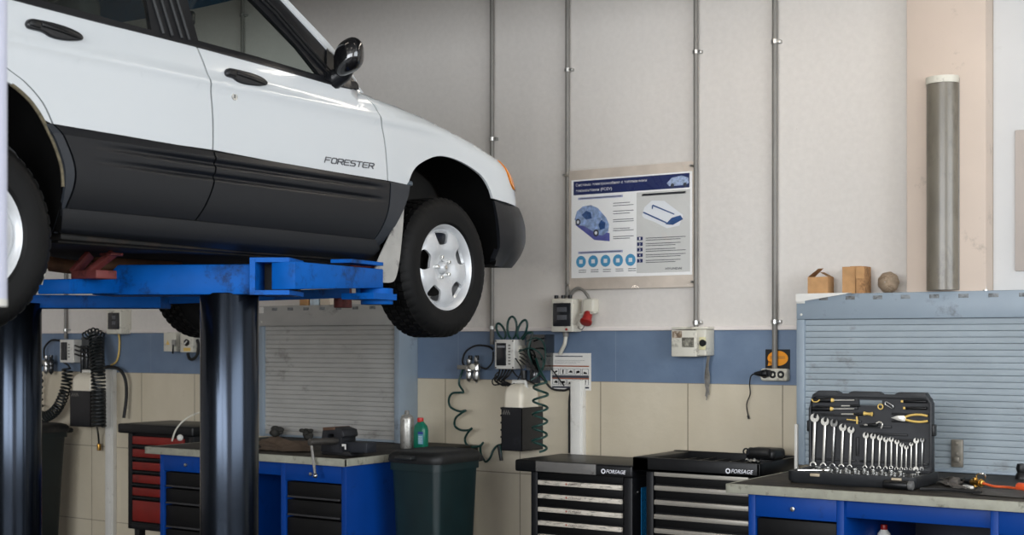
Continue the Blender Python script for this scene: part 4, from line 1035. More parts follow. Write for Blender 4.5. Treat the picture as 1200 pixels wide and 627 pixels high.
mb = MB(); mb.prism(pp([(1044.3, 490), (1052, 487.3), (1060, 487), (1062, 490), (1061, 494), (1053, 493)]), c-Y_*.008, X_, Z_, .012, .001); mb.cyl(c+Vector((0, -.012, 0)), c, .005, seg=12); mb.build('jaws', M['wrench_steel'], t)
mb = MB(); mb.tube(spline([at(1060, 489, Yt-.002), at(1068, 486.5, Yt-.002), at(1078, 486, Yt-.002), at(1087, 487.5, Yt-.002)], 6), .0055, 8); mb.tube(spline([at(1060, 491.5, Yt-.002), at(1068, 493.5, Yt-.002), at(1078, 494.5, Yt-.002), at(1087, 493.5, Yt-.002)], 6), .0055, 8); mb.build('handle_grips', M['yellow'], t)

# sockets lying in the base
k = 0
for row in range(2):
    for j in range(13):
        px = 949 + j*10.6 + 4*row
        if 1060 < px < 1070 and row == 0: continue
        y = 6.36 - row*.10 + random.uniform(-.01, .01); x = ratio(px)*y; r = .0125 if row == 0 else random.uniform(.006, .011); z = CB+.042
        x = min(max(x, CX0+.05), CX1-.05)
        mb = MB(); mb.lathe([(r*.55, .015), (r, .015), (r, .007), (r*.86, .006), (r*.86, 0), (0, 0), (0, .004), (r*.5, .004), (r*.55, .015)], (x, y, z), Z_, 16)
        mb.build('socket', M['chrome'], None, label='chrome socket standing in the rear row of the tool case base' if row == 0 else 'small steel socket in the front row of the tool case base', cat='socket', group='rear row of chrome sockets' if row == 0 else 'front row of steel sockets')
a, b = Vector((CX0+.03, CY0+.06, CB+.054)), Vector((CX0+.16, CY0+.10, CB+.056))
t = thing('ratchet', 'chrome ratchet lying in the left corner of the tool case base', 'ratchet', a)
mb = MB(); mb.bar(a, b, .014, .012, .004); mb.build('ratchet_handle', M['chrome'], t)
mb = MB(); mb.cyl(b-Z_*.008, b+Z_*.01, .02, seg=20, bev=.004); mb.build('ratchet_head', M['chrome'], t)

# ------------------------------------------------------------------ things on the right bench
def on_bench(px, py): 
    v = (400-py)/FPX; t_ = (px-600)/FPX; Z = (BT-EYE)/v
    return Vector((Z*(t_*CS-SN), Z*(CS+t_*SN), BT))
def rag(label, name, corners, m, amp, seed, cat):
    rn = random.Random(seed); ph = [rn.uniform(0, 6) for _ in range(6)]
    P = [on_bench(*c) for c in corners]
    def f(u, v):
        p = P[0].lerp(P[1], u).lerp(P[3].lerp(P[2], u), v)
        e = min(u, 1-u, v, 1-v)*4
        h = amp*(.5+.5*math.sin(7*u+ph[0]+3*v))*(.5+.5*math.sin(6*v+ph[1]+4*u)) + amp*.3*math.sin(15*u+ph[2]+9*v)**2
        return p + Vector((.02*math.sin(9*v+ph[3]), .02*math.sin(8*u+ph[4]), .006+h*min(1, .25+e)))
    return MB().grid(f, 26, 18, .004).build(name, m, None, smooth=70, label=label, cat=cat)
rag('crumpled grey cleaning cloth on the right bench beside the tool case', 'cleaning_cloth', [(1102, 571), (1128, 575), (1124, 565), (1100, 562)], mat('cloth_grey', '#8c8680', .8, var=.15, scale=12, bump=.1), .022, 4, 'cloth')
q = on_bench(1120, 575)
mb = MB(); a, b = on_bench(1078, 575.5), on_bench(1150, 580)
mb.tube(spline([a+Z_*.01, a.lerp(b, .4)+Vector((0, .03, .012)), b+Z_*.008], 8), .008, 10); mb.build('black_tube', M['black_rubber'], None, label='thin black tube lying along the front edge of the right bench', cat='tube')
mb = MB(); mb.grid(lambda u, v: on_bench(1140, 580).lerp(on_bench(1200, 585), u).lerp(on_bench(1145, 573).lerp(on_bench(1202, 576), u), v) + Z_*(.004+.012*math.sin(3*u+2*v)**2*min(1, 5*min(u, 1-u, v, 1-v))), 14, 10, .003)
mb.build('grey_sheet', mat('sheet_grey', '#77736e', .55, var=.15), None, smooth=70, label='grey plastic sheet at the front edge of the right bench under the orange hose', cat='sheet')
t = thing('blow_gun', 'brass and black air blow gun on the right bench with an orange hose', 'blow gun', on_bench(1143, 570))
a, b, c = on_bench(1131, 568)+Z_*.02, on_bench(1139, 570)+Z_*.02, on_bench(1152, 572)+Z_*.022
mb = MB(); mb.cyl(a, b, .014, seg=14, bev=.003); mb.cyl(on_bench(1122, 567)+Z_*.02, a, .005, seg=10); mb.build('nozzle', M['black_plastic'], t)
mb = MB(); mb.cyl(b, c, .015, .013, 14, .002); mb.cyl(b.lerp(c, .3)-Z_*.02, b.lerp(c, .3)+Z_*.022, .012, seg=12); mb.cyl(b.lerp(c, .7), b.lerp(c, .85), .019, seg=6); mb.build('brass_body', M['brass'], t)
mb = MB(); d = b.lerp(c, .35)+Z_*.02; mb.tube(spline([d, d+Vector((.01, -.01, .02)), d+Vector((.04, -.01, .02)), d+Vector((.045, 0, .0))], 6), .004, 8); mb.build('trigger', M['chrome'], t)
mb = MB(); mb.bar(on_bench(1130, 571)+Z_*.006, on_bench(1139, 573)+Z_*.006, .02, .012, .003); mb.build('white_clip', M['white_enamel'], t)
P = [c, on_bench(1165, 573)+Z_*.012, on_bench(1180, 574)+Z_*.012, on_bench(1196, 576)+Z_*.012, on_bench(1206, 577)+Z_*.012]
MB().tube(spline(P, 6), .006, 9).build('air_hose', mat('orange_hose', '#c8552a', .4), t)
mb = MB(); mb.cyl(on_bench(1193, 575.5)+Z_*.02, on_bench(1206, 577)+Z_*.02, .019, seg=14, bev=.004); mb.build('hose_end_grip', mat('orange_grip', '#e0582c', .4), t)
mb = MB(); q = on_bench(1197, 561); mb.lathe([(0, .075), (.02, .072), (.026, .05), (.02, .03), (.03, .012), (.032, 0), (0, 0)], q, Z_, 20); mb.build('grease_cap', M['black_plastic'], None, label='small black cap standing against the right shutter at the picture edge', cat='cap')
# bottle on the shelf under the right bench
x, y = ratio(1036)*6.35, 6.35; zt = at(1036, 618, 6.35).z; zsh = zt-.16
t = thing('spray_bottle', 'bottle with a red cap standing under the right bench', 'bottle', (x, y, zsh))
mb = MB(); mb.lathe([(0, 0), (.035, 0), (.036, .1), (.03, .13), (.012, .155), (0, .155)], (x, y, zsh), Z_, 20); mb.build('bottle_body', M['white_enamel'], t)
mb = MB(); mb.cyl((x, y, zt-.012), (x, y, zt+.014), .016, seg=16, bev=.003); mb.build('cap', M['red_plastic'], t)
mb = MB(); mb.box(-2.19, -1.55, 6.05, 6.9, zsh-.02, zsh, .003); mb.build('shelf', M['bench_blue'], [o for o in bpy.data.objects if o.name == 'workbench'][0])

# ------------------------------------------------------------------ on top of the right shutter cabinet
zt = 1.8745
def openbox(label, px0_, px1_, ytop, d, flaps):
    Y0 = SH_Y+.03; X0, X1 = ratio(px0_)*Y0, ratio(px1_)*Y0; h = at((px0_+px1_)/2, ytop, Y0).z - zt
    t = thing('cardboard_box', label, 'box', ((X0+X1)/2, Y0+d/2, zt), 'cardboard boxes on the right shutter cabinet')
    mb = MB(); th = .004; z0 = zt
    for b in ((X0, X1, Y0, Y0+th, z0, z0+h), (X0, X1, Y0+d-th, Y0+d, z0, z0+h), (X0, X0+th, Y0+th, Y0+d-th, z0, z0+h), (X1-th, X1, Y0+th, Y0+d-th, z0, z0+h), (X0+th, X1-th, Y0+th, Y0+d-th, z0, z0+th)): mb.box(*b)
    mb.build('carton', M['cardboard'], t, smooth=0)
    for (p, q, r, s_) in flaps(X0, X1, Y0, d, z0+h):
        mb = MB(); vs = [mb.bm.verts.new(v) for v in (p, q, r, s_)]; f = mb.bm.faces.new(vs); bmesh.ops.solidify(mb.bm, geom=[f], thickness=.004); mb.build('flap', M['cardboard'], t, smooth=0)
openbox('small open cardboard box with raised flaps at the left end of the shutter cabinet top', 946.5, 970, 324.5, .09, lambda X0, X1, Y0, d, z: [
    ((X0, Y0, z), (X0, Y0+d, z), (X0+.06, Y0+d*.9, z+.05), (X0+.055, Y0+d*.15, z+.045)), ((X1, Y0, z), (X1, Y0+d, z), (X1-.05, Y0+d*.9, z+.028), (X1-.05, Y0+.1*d, z+.026))])
openbox('taller brown cardboard box standing between the open box and the round shell', 987, 1002.5, 312.5, .10, lambda X0, X1, Y0, d, z: [
    ((X0, Y0+d, z), (X1, Y0+d, z), (X1-.005, Y0+d+.008, z+.008), (X0+.005, Y0+d+.008, z+.008))])
Y0 = SH_Y+.02; X0, X1 = ratio(1003)*Y0, ratio(1013.3)*Y0
t = thing('cardboard_carton', 'narrow worn cardboard carton leaning against the taller brown box', 'box', ((X0+X1)/2, Y0+.05, zt), 'cardboard boxes on the right shutter cabinet')
mb = MB(); h = at(1008, 312, Y0).z-zt
mb.box(X0, X1, Y0, Y0+.10, zt, zt+h, .002); mb.build('carton', mat('worn_cardboard', '#a97f55', .8, var=.2, scale=30, dirt='#6b4d30', damt=.35, dscale=22), t, smooth=0)
mb = MB(); mb.box(X0, X1-.003, Y0-.003, Y0+.001, zt+h*.55, zt+h*.98); mb.build('front_flap', M['cardboard'], t, smooth=0)
# round shell
c = at(1041.5, 330.5, SH_Y+.08); r = (at(1041, 319, SH_Y+.08).z-at(1041, 342, SH_Y+.08).z)/2
t = thing('fan_shell', 'round ribbed beige shell standing on the right shutter cabinet', 'shell', (c.x, c.y, zt))
r *= 1.08; cz = zt+r*1.0
mb = MB()
def shell(u, v):
    a = 2*PI*u; rr = r*math.sin(PI/2*(.04+.96*v))*(1+.03*math.cos(a*9)*v)
    return Vector((c.x + rr*math.cos(a), c.y - .06*math.cos(v*PI/2) - .004*v*math.cos(a*30), cz + rr*math.sin(a)))
mb.grid(shell, 84, 10, .006); mb.build('shell', mat('shell_beige', '#c2ae96', .6, var=.25, scale=24, dirt='#8f7a64', damt=.3, dscale=25), t, smooth=60)
mb = MB(); mb.lathe([(0, 0), (r*.35, 0), (r*.3, .012), (r*.15, r*.25), (0, r*.25)], (c.x, c.y, zt), Z_, 20); mb.build('foot', mat('shell_foot', '#8b7760', .6), t)
mb = MB(); mb.box(RS0+.004, RS0+.304, SH_Y-.012, SH_Y+.02, zt+.001, zt+.003); mb.prism([(0, 0), (.30, 0), (.28, -.006), (.012, -.045), (0, -.044)], (RS0+.004, SH_Y-.0135, zt+.003), X_, Z_, .0015)
mb.build('loose_paper', M['paper'], None, smooth=0, label='sheet of white paper on the left end of the right shutter cabinet top', cat='paper')
mb = MB(); q = at(1155, 340, SH_Y+.05); mb.lathe([(0, .02), (.006, .02), (.006, .008), (.014, .006), (.014, 0), (0, 0)], (q.x, q.y, zt), Z_, 12); mb.build('bolt', M['steel'], None, label='small bolt on the right shutter cabinet top before the bright wall', cat='bolt')

# on top of the left shutter cabinet
zl = 1.868
def lbox(name, label, cat, x0, x1, ytop, d, m, bev=.003):
    Y0 = SH_Y+.04; X0, X1 = ratio(x0)*Y0, ratio(x1)*Y0; h = at((x0+x1)/2, ytop, Y0).z
    mb = MB(); mb.box(X0, X1, Y0, Y0+d, zl, h, bev); mb.prism([(X0+.01, zl+.01), (X1-.01, zl+.01), (X1-.01, h-.01), (X0+.01, h-.01)], (0, Y0-.001, 0), X_, Z_, .002)
    return mb.build(name, m, None, smooth=40, label=label, cat=cat, group='small cartons on the left shutter cabinet')
lbox('cardboard_carton', 'brown carton on the left shutter cabinet, under the blue lift arm', 'box', 351, 361.5, 347, .1, M['cardboard'])
lbox('paper_carton', 'small white and light blue carton beside the brown one below the lift arm', 'box', 363, 373, 347, .08, mat('white_blue_carton', '#c3d3de', .6, var=.25, scale=26))
lbox('cream_carton', 'cream upright carton on the left shutter cabinet, right of the white and blue one', 'box', 375, 387, 342, .08, mat('cream_carton', '#d8cbb8', .7, var=.06))

# ------------------------------------------------------------------ left bench things
V0 = on_bench(402, 531)
t = thing('bench_vise', 'black bench vise on the left workbench with a hanging handle bar', 'vise', (-5.35, 6.22, BT))
Yv = 6.05
def vp(l): return [((x-400)*8/FPX*.975, (529-y)*8/FPX*.975) for x, y in l]
o = at(400, 529, Yv); o.z = BT+.004
outl = vp([(367, 526), (367.5, 512), (370, 500), (372, 497), (390, 496), (402, 499), (404, 506), (402.5, 508), (400, 508), (400, 527)])
hole = vp([(377, 508), (380, 504.5), (387, 504), (389, 511), (378, 511.5)])
mb = MB(); mb.prism([outl, hole], o, X_, Z_, .13, .004); mb.build('vise_body', mat('vise_black', '#232428', .5, .2, var=.3, scale=18), t)
mb = MB(); mb.prism(vp([(398, 513), (436, 513), (436, 525), (398, 526)]), o+Y_*.02, X_, Z_, .09, .004); mb.build('slide_bar', mat('vise_slide', '#2a2d33', .45, .3, var=.2, scale=10), t)
mb = MB(); mb.prism(vp([(366, 529.6), (414, 529.6), (410, 524), (368, 524)]), o+Y_*.01, X_, Z_, .12, .004); mb.build('swivel_base', mat('vise_base', '#1a1a1c', .55, .2, var=.2, scale=14), t)
mb = MB(); mb.prism(vp([(370.5, 496.8), (390, 495.6), (390, 499), (371.5, 500.5)]), o-Y_*.004, X_, Z_, .14, .003); mb.build('rust_jaw', mat('rusty_jaw', '#5b4334', .6, .2, var=.3, scale=20), t)
mb = MB(); mb.prism(vp([(401, 515.5), (407, 515.3), (407.3, 522), (405.5, 522), (405, 518), (401, 518.5)]), o-Y_*.001, X_, Z_, .003); mb.build('white_label', M['paper'], t, smooth=0)
mb = MB(); p, q = at(364.5, 518, 5.86), at(369.6, 557.5, 5.83)
mb.cyl(p, q, .0085, seg=12); mb.ball(q, .014); mb.ball(p, .014); mb.build('handle_bar', M['steel'], t)
mb = MB(); mb.cyl((p.x+.006, 5.84, p.z), (p.x+.03, Yv+.06, p.z-.004), .02, seg=14, bev=.003); mb.build('screw_spindle', mat('spindle', '#55524e', .4, .6), t)
rag('crumpled beige rag on the left workbench behind the lift ram', 'work_rag', [(303, 529), (362, 531), (364, 518), (304, 516)], mat('rag_beige', '#9a8572', .85, var=.2, scale=10, bump=.1), .035, 9, 'rag')
for px, py, lab in ((322, 504, 'dark rag knot on the left shutter sill nearest the lift ram'), (360, 509, 'dark rag knot on the left shutter sill beside the vise')):
    p = on_bench(px, 517); p.y = 6.9; p.x = ratio(px)*6.9
    mb = MB(); mb.ball(p+Z_*.04, .032, 12); 
    rn = random.Random(px)
    for k in range(7): mb.ball(p+Vector((rn.uniform(-.05, .05), rn.uniform(-.03, .03), rn.uniform(.015, .07))), rn.uniform(.016, .03), 10, (1.3, 1, .8))
    mb.build('oily_rag', mat('oily_rag'+str(px), '#2b2a26', .8, var=.3, scale=30), None, smooth=80, label=lab, cat='rag', group='oily rags by the left shutter')
Yb_ = 6.72
def can(px0_, px1_, ytop, t_name, label):
    x = ratio((px0_+px1_)/2)*Yb_; r = (ratio(px1_)-ratio(px0_))*Yb_/2*.9; h = at((px0_+px1_)/2, ytop, Yb_).z-BT
    return x, r, h
x, r, h = can(470, 484, 481, '', '')
t = thing('spray_can', 'dented silver spray can at the left bench corner beside the green bottle', 'spray can', (x, Yb_, BT))
mb = MB(); mb.lathe([(0, 0), (r*.95, 0), (r, .006), (r, h*.78), (r*.97, h*.80), (r*.75, h*.87), (r*.42, h*.90), (0, h*.9)], (x, Yb_, BT), Z_, 28); mb.build('can_body', mat('silver_can', '#b5b3ad', .35, .55, var=.25, scale=18, dirt='#6a675f', damt=.3, dscale=20), t)
mb = MB(); mb.lathe([(0, h), (r*.3, h), (r*.36, h*.96), (r*.36, h*.9), (0, h*.9)], (x, Yb_, BT), Z_, 16); mb.build('spray_cap', M['grey_pipe'], t)
x, r, h = can(485.5, 501, 489.5, '', '')
t = thing('oil_bottle', 'green plastic bottle with red cap at the left bench corner', 'bottle', (x, Yb_, BT))
mb = MB(); ring = []
for k, z in ((.92, 0), (1, .006), (1, h*.62), (.86, h*.74), (.5, h*.84), (.42, h*.88)): ring.append([(x+a*k, Yb_+b*k, BT+z) for a, b in rrect(-r, r, -r*.62, r*.62, r*.45, 5)])
ring_loft(mb, ring); mb.build('bottle_body', mat('bottle_green', '#0f6e56', .35, var=.08), t, smooth=55)
mb = MB(); mb.cyl((x-.004, Yb_, BT+h*.86), (x-.004, Yb_, BT+h), r*.42, seg=18, bev=.004); mb.build('red_cap', mat('cap_red', '#c02a24', .4), t)
mb = MB(); mb.prism([(.0, h*.16), (r*.86, h*.16), (r*.86, h*.56), (0, h*.56)], (x, Yb_-r*.62-.001, BT), X_, Z_, .002); lb_ = mb.build('label', mat('label_blue', '#5e9cae', .5), t, smooth=0)
mb = MB(); mb.prism([(.0, h*.48), (r*.86, h*.48), (r*.86, h*.56), (0, h*.56)], (x, Yb_-r*.62-.002, BT), X_, Z_, .001)
mb.build('label_band', mat('label_navy', '#2c3f8c', .5), lb_, smooth=0)
mb = MB()
for k in range(5): mb.prism([(r*.1, h*(.2+.05*k)), (r*.7, h*(.2+.05*k)), (r*.7, h*(.215+.05*k)), (r*.1, h*(.215+.05*k))], (x, Yb_-r*.62-.002, BT), X_, Z_, .001)
mb.build('label_lines', M['ink_white'], lb_, smooth=0)
# cable and small things at the left end of the left bench
p0_, p1_ = on_bench(203, 516), on_bench(236, 500)
t = thing('wire_lead', 'pale wire rising in an arc from the left end of the left bench', 'wire', on_bench(202, 520))
MB().tube(spline([at(201.5, 517, 6.3), at(206, 504, 6.35), at(215, 493, 6.4), at(228, 485.5, 6.45), at(243, 481, 6.5)], 8), .006, 8).build('wire_run', M['beige_plastic'], t)
mb = MB(); q = at(211, 510, 6.35); mb.ball((q.x, q.y, BT+.022), .022, 14, (1, 1, 1)); mb.build('cap_ball', M['white_enamel'], None, label='small white cap on the left end of the left bench', cat='cap')

# ------------------------------------------------------------------ bins
def bin_(X0, X1, Y0, Y1, H, label, m, wheels):
    t = thing('wheeled_bin', label, 'bin', ((X0+X1)/2, (Y0+Y1)/2, 0), 'lidded dark waste bins')
    mb = MB(); cx, cy = (X0+X1)/2, (Y0+Y1)/2; W_, D = X1-X0, Y1-Y0
    L = []
    for k, z in ((.80, .03), (.82, .06), (.95, H-.12), (1.02, H-.118), (1.02, H-.05), (.98, H-.05), (.80, .08)): L.append([(cx+a*k, cy+b*k, z) for a, b in rrect(-W_/2, W_/2, -D/2, D/2, .045, 5)])
    ring_loft(mb, L); mb.build('bin_body', m, t, smooth=50)
    mb = MB(); L = []
    for k, z in ((1.07, H-.075), (1.09, H-.06), (1.08, H-.035), (1.02, H-.018), (.9, H-.008), (.86, H-.012)): L.append([(cx+a*k, cy+b*k, z) for a, b in rrect(-W_/2, W_/2, -D/2, D/2, .06, 5)])
    ring_loft(mb, L)
    mb.build('lid', mat('bin_lid', '#121313', .55, var=.2, scale=14, dirt='#2a2622', damt=.2, dscale=9), t, smooth=50)
    mb = MB(); mb.box(cx-W_*.22, cx+W_*.12, Y0-.07, Y0-.01, H-.052, H-.03, .008); mb.build('front_grip', M.setdefault('bin_handle', mat('bin_handle', '#1b1d1e', .5)), t)
    mb = MB(); mb.cyl((X0+.03, Y1+.05, H-.07), (X1-.03, Y1+.05, H-.07), .018, seg=14)
    for xx_ in (X0+.05, X1-.05): mb.box(xx_-.015, xx_+.015, Y1-.02, Y1+.06, H-.09, H-.05, .005)
    mb.build('rear_handle', M['bin_handle'], t)
    for xx_ in (X0+.06, X1-.06):
        mb = MB(); yw = Y0+.10 if wheels == 'front' else Y1-.05
        mb.cyl((xx_-.03, yw, .1), (xx_+.03, yw, .1), .1, seg=28, bev=.012); mb.cyl((xx_-.034, yw, .1), (xx_+.034, yw, .1), .045, seg=20, bev=.006); mb.build('wheel', M['black_rubber'], t)
    return t
bg = mat('bin_green', '#0b2224', .45, var=.2, scale=10, dirt='#1f2a2a', damt=.14, dscale=8, stretch=(1, 1, .4))
bin_(-4.99, -4.63, 6.12, 6.54, 1.0, 'dark green lidded waste bin between the left bench and the drawer cabinet', bg, 'back')
bin_(-9.50, -8.98, 6.52, 7.02, .98, 'dark waste bin in the shade behind the left lift ram', mat('bin_dark', '#0a1516', .5, var=.2, scale=10), 'front')
# ------------------------------------------------------------------ the car
CXN, CYF, CZ = -3.88, 5.217, 1.972    # near flank, front axle, wheel centre height (world)
HW = .8675                            # half width
car = thing('car', 'white estate car with dark grey lower cladding raised on the lift', 'car', (CXN-HW, CYF-1.26, CZ-.334))
WBASE = -2.562
# plan view: straight flank, then a rounded corner to the nose (superellipse); arc length table
def plan_table(L, A, n=3.0, N=240):
    P = [(0, 0, 0)]; s = 0
    for k in range(1, N+1):
        th = PI/2*k/N
        a = math.sin(th)**(2/n); b = max(0.0, math.cos(th))**(2/n)
        y, w = L*a, A*(1-b)
        s += math.hypot(y-P[-1][1], w-P[-1][2]); P.append((s, y, w))
    return P
TB = plan_table(.46, HW)
TLEN = TB[-1][0]
def plan(u, yc, yn):
    if u <= yc: return (u, 0.0, 0.0, -1.0)   # y, w, normal (ny, nw)
    s = min(u-yc, TLEN)
    lo, hi = 0, len(TB)-1
    while hi-lo > 1:
        m = (lo+hi)//2
        if TB[m][0] <= s: lo = m
        else: hi = m
    t = (s-TB[lo][0])/max(1e-9, TB[hi][0]-TB[lo][0])
    k = (yn-yc)/.46
    y = yc + k*(TB[lo][1] + t*(TB[hi][1]-TB[lo][1])); w = TB[lo][2] + t*(TB[hi][2]-TB[lo][2])
    j = max(1, lo); dy = k*(TB[min(j+1, len(TB)-1)][1]-TB[j-1][1]); dw = TB[min(j+1, len(TB)-1)][2]-TB[j-1][2]
    l = math.hypot(dy, dw) or 1
    return (y, w, dw/l, -dy/l)
HOODL = [(-.70, .748), (-.569, .749), (-.352, .727), (-.166, .705), (.029, .671), (.236, .631), (.383, .593), (.60, .548), (.80, .505), (1.0, .48)]
def ztop(y):
    for (a, b), (c, d) in zip(HOODL, HOODL[1:]):
        if a <= y <= c: return b+(d-b)*(y-a)/(c-a)
    return HOODL[0][1] if y < HOODL[0][0] else HOODL[-1][1]
def body_inset(u, z):
    w = 0
    if z > .62: w = .013*((z-.62)/.15)**2 if z < .77 else .013+(z-.77)*.40
    if u > -.66 and u < .9:               # fender shoulder rolls into the bonnet
        r = .075; d = z-(ztop(u)-r)
        if d > 0: w = max(w, 0)*.3 + r*(1-math.sqrt(max(0, 1-min(1, d/r)**2)))*.9
    # soft character line below the handles
    w -= .011*math.exp(-((z-.640)/.024)**2)*min(1, max(0, (u+3.0)*2))*min(1, max(0, (.1-u)*3))
    if z < .40: w += .006*(.40-z)/.1
    return w
def body(u, z, off=0):
    yc = .40-max(0, z-.42)*.5; yn = .86-max(0, z-.36)*.42
    y, w, ny, nw = plan(u, yc, yn); i = body_inset(u, z)-off
    return (y-ny*i, w-nw*i, z)
def clad_inset(u, z):
    w = -.014
    if z > .352: w += (z-.352)/.03*.012
    for zc in (.330, .278): w += .011*math.exp(-((z-zc)/.010)**2)*min(1, max(0, (u+2.12)*2.2))*min(1, max(0, (-.47-u)*7))
    if z < .25: w += .05*((.25-z)/.2)**2
    return w
def clad(u, z, off=0):
    y, w, ny, nw = plan(u, .40, .86); i = clad_inset(u, z)-off
    return (y-ny*i, w-nw*i, z)
def sill(u, z, off=0):
    i = .006 + .02*max(0, (.105-z)/.09)**2 + .03*max(0, (.03-z)/.03) - off
    return (u, i, z)
def bumper(u, z, off=0):
    y, w, ny, nw = plan(u, .44, .925)
    i = -.006 + .040*max(0, (z-.20)/.15)**2 + .075*max(0, (.19-z)/.16)**2 - off
    i *= .25+.75*max(0, min(1, (u-.38)/.15))
    return (y-ny*i, w-nw*i, z)
def place(p, side):
    y, w, z = p
    return Vector((CXN - (w if side > 0 else 2*HW-w), CYF+y, CZ+z))
def panel(outline, fn, side, name, m, parent, th=.012, gy=.055, gz=.03, holes=(), off=0):
    """sheet cut to an outline in (length, height), laid on the body surface, with real thickness and exact normals"""
    bm = bmesh.new()
    loops = [outline, *holes]; ed = []
    for lp in loops:
        vs = [bm.verts.new((a, b, 0)) for a, b in lp]; ed += [bm.edges.new((vs[i], vs[(i+1) % len(vs)])) for i in range(len(vs))]
    bmesh.ops.triangle_fill(bm, edges=ed, use_beauty=True)
    us = [p[0] for p in outline]; zs = [p[1] for p in outline]
    k = math.floor(min(us)/gy)+1
    while k*gy < max(us):
        bmesh.ops.bisect_plane(bm, geom=bm.verts[:]+bm.edges[:]+bm.faces[:], dist=1e-5, plane_co=(k*gy, 0, 0), plane_no=(1, 0, 0)); k += 1
    k = math.floor(min(zs)/gz)+1
    while k*gz < max(zs):
        bmesh.ops.bisect_plane(bm, geom=bm.verts[:]+bm.edges[:]+bm.faces[:], dist=1e-5, plane_co=(0, k*gz, 0), plane_no=(0, 1, 0)); k += 1
    for f in bm.faces:
        f.normal_update()
        if f.normal.z < 0: f.normal_flip()
    bm.verts.index_update()
    V = [(v.co.x, v.co.y) for v in bm.verts]; F = [[v.index for v in f.verts] for f in bm.faces]
    rim = [[e.link_loops[0].vert.index, e.link_loops[0].link_loop_next.vert.index] for e in bm.edges if len(e.link_faces) == 1]
    bm.free()
    n = len(V); co = []; nr = []
    inv = car.location
    e = 2e-3
    for a, b in V:
        p = place(fn(a, b, off), side); nn = (place(fn(a+e, b, off), side)-place(fn(a-e, b, off), side)).cross(place(fn(a, b+e, off), side)-place(fn(a, b-e, off), side)).normalized()
        if side < 0: nn = -nn
        co.append(p-inv); nr.append(nn)
    co2 = [p-q*th for p, q in zip(co, nr)]
    faces = []; ln = []
    for f in F:
        g = f if side > 0 else f[::-1]
        faces.append(g); ln += [nr[i] for i in g]
    for f in F:
        g = f[::-1] if side > 0 else f
        faces.append([i+n for i in g]); ln += [-nr[i] for i in g]
    verts = co+co2
    for a, b in rim:
        k = len(verts); q = [co[a], co[b], co2[b], co2[a]]
        verts += q; g = [k+3, k+2, k+1, k] if side > 0 else [k, k+1, k+2, k+3]
        faces.append(g); fn_ = (verts[g[1]]-verts[g[0]]).cross(verts[g[2]]-verts[g[1]])
        fn_ = fn_.normalized() if fn_.length > 1e-12 else Vector((0, 0, 1)); ln += [fn_]*4
    me = bpy.data.meshes.new(name); me.from_pydata(verts, [], faces)
    me.polygons.foreach_set('use_smooth', [True]*len(me.polygons))
    me.normals_split_custom_set(ln)
    me.materials.append(m)
    o = bpy.data.objects.new(name, me); COL.objects.link(o); o.parent = parent
    return o
def sm(pts, n=5): return [(p.x, p.y) for p in spline([(a, b, 0) for a, b in pts], n)]

M['paint'] = mat('white_paint', '#ced2d4', .25, var=.0, coat=.8)
M['clad'] = mat('grey_cladding', '#131519', .38, var=.06, scale=30, spec=.38)
M['clad_pale'] = mat('pale_cladding', '#262a30', .42, var=.06, scale=30)
M['trim_black'] = mat('trim_black', '#141518', .35, var=.1, scale=30)
M['under'] = mat('underbody', '#0d0b08', .7, var=.5, scale=9, dirt='#2c2016', damt=.3, dscale=6)
M['liner'] = mat('wheel_liner', '#060606', .9, spec=.1, var=.3, scale=12)
M['glass'] = glass_mat('car_glass', '#f0f4f2', 0, .015)
M['dark_glass'] = glass_mat('rear_glass', '#d5dad7', 0, .02)
M['tint_band'] = glass_mat('blue_shade_band', '#2a6d9c', 0, .02)
M['interior'] = mat('interior_grey', '#4a4b4c', .8, var=.1)
M['headlining'] = mat('headlining', '#8d8b86', .9, var=.05)
M['lamp_orange'] = mat('lamp_orange', '#ee8a1c', .18, var=.05, coat=.6)
M['lamp_clear'] = mat('lamp_clear', '#cfd3d6', .08, .3, var=.05, coat=.6)
M['rubber'] = mat('tyre_rubber', '#080808', .62, spec=.25, var=.2, scale=14, bump=.06, bscale=120)
M['alloy'] = mat('alloy_silver', '#cdcfd1', .38, .3, var=.05, scale=20)
M['alloy_dark'] = mat('alloy_shade', '#6c6e70', .4, .8, var=.1)

GAP = .0042
HANDLE_F = [(-1.456, .690), (-1.441, .707), (-1.409, .710), (-1.325, .709), (-1.264, .702), (-1.234, .690), (-1.233, .676), (-1.259, .667), (-1.293, .662), (-1.354, .658), (-1.392, .662), (-1.418, .673), (-1.449, .675)]
HANDLE_R = [(-2.358, .706), (-2.344, .722), (-2.31, .726), (-2.231, .726), (-2.165, .718), (-2.135, .706), (-2.133, .691), (-2.165, .682), (-2.212, .675), (-2.261, .676), (-2.296, .688), (-2.350, .690)]
ARCH_F = sm([(-.375, .02), (-.385, .10), (-.37, .20), (-.335, .31), (-.312, .365), (-.275, .431), (-.207, .478), (-.096, .518), (.026, .522), (.165, .498), (.287, .452), (.361, .372), (.40, .266), (.421, .118), (.405, .03)], 4)
ARCH_R = sm([(-2.205, .02), (-2.203, .12), (-2.207, .231), (-2.235, .309), (-2.27, .369), (-2.307, .421), (-2.357, .466), (-2.43, .502), (-2.525, .515), (-2.62, .505), (-2.72, .462), (-2.80, .39), (-2.85, .29), (-2.87, .15), (-2.86, .03)], 4)
DOORLINE = sm([(-2.187, .106), (-2.166, .191), (-2.173, .264), (-2.214, .347), (-2.249, .386)], 4)
DOORLINE_UP = sm([(-2.249, .386), (-2.29, .452), (-2.357, .508), (-2.429, .545), (-2.52, .60), (-2.60, .69), (-2.63, .787)], 4)
BP = sm([(-1.590, .773), (-1.572, .735), (-1.556, .70), (-1.539, .65), (-1.527, .60), (-1.519, .535), (-1.515, .467), (-1.516, .383)], 3)         # gap between the doors
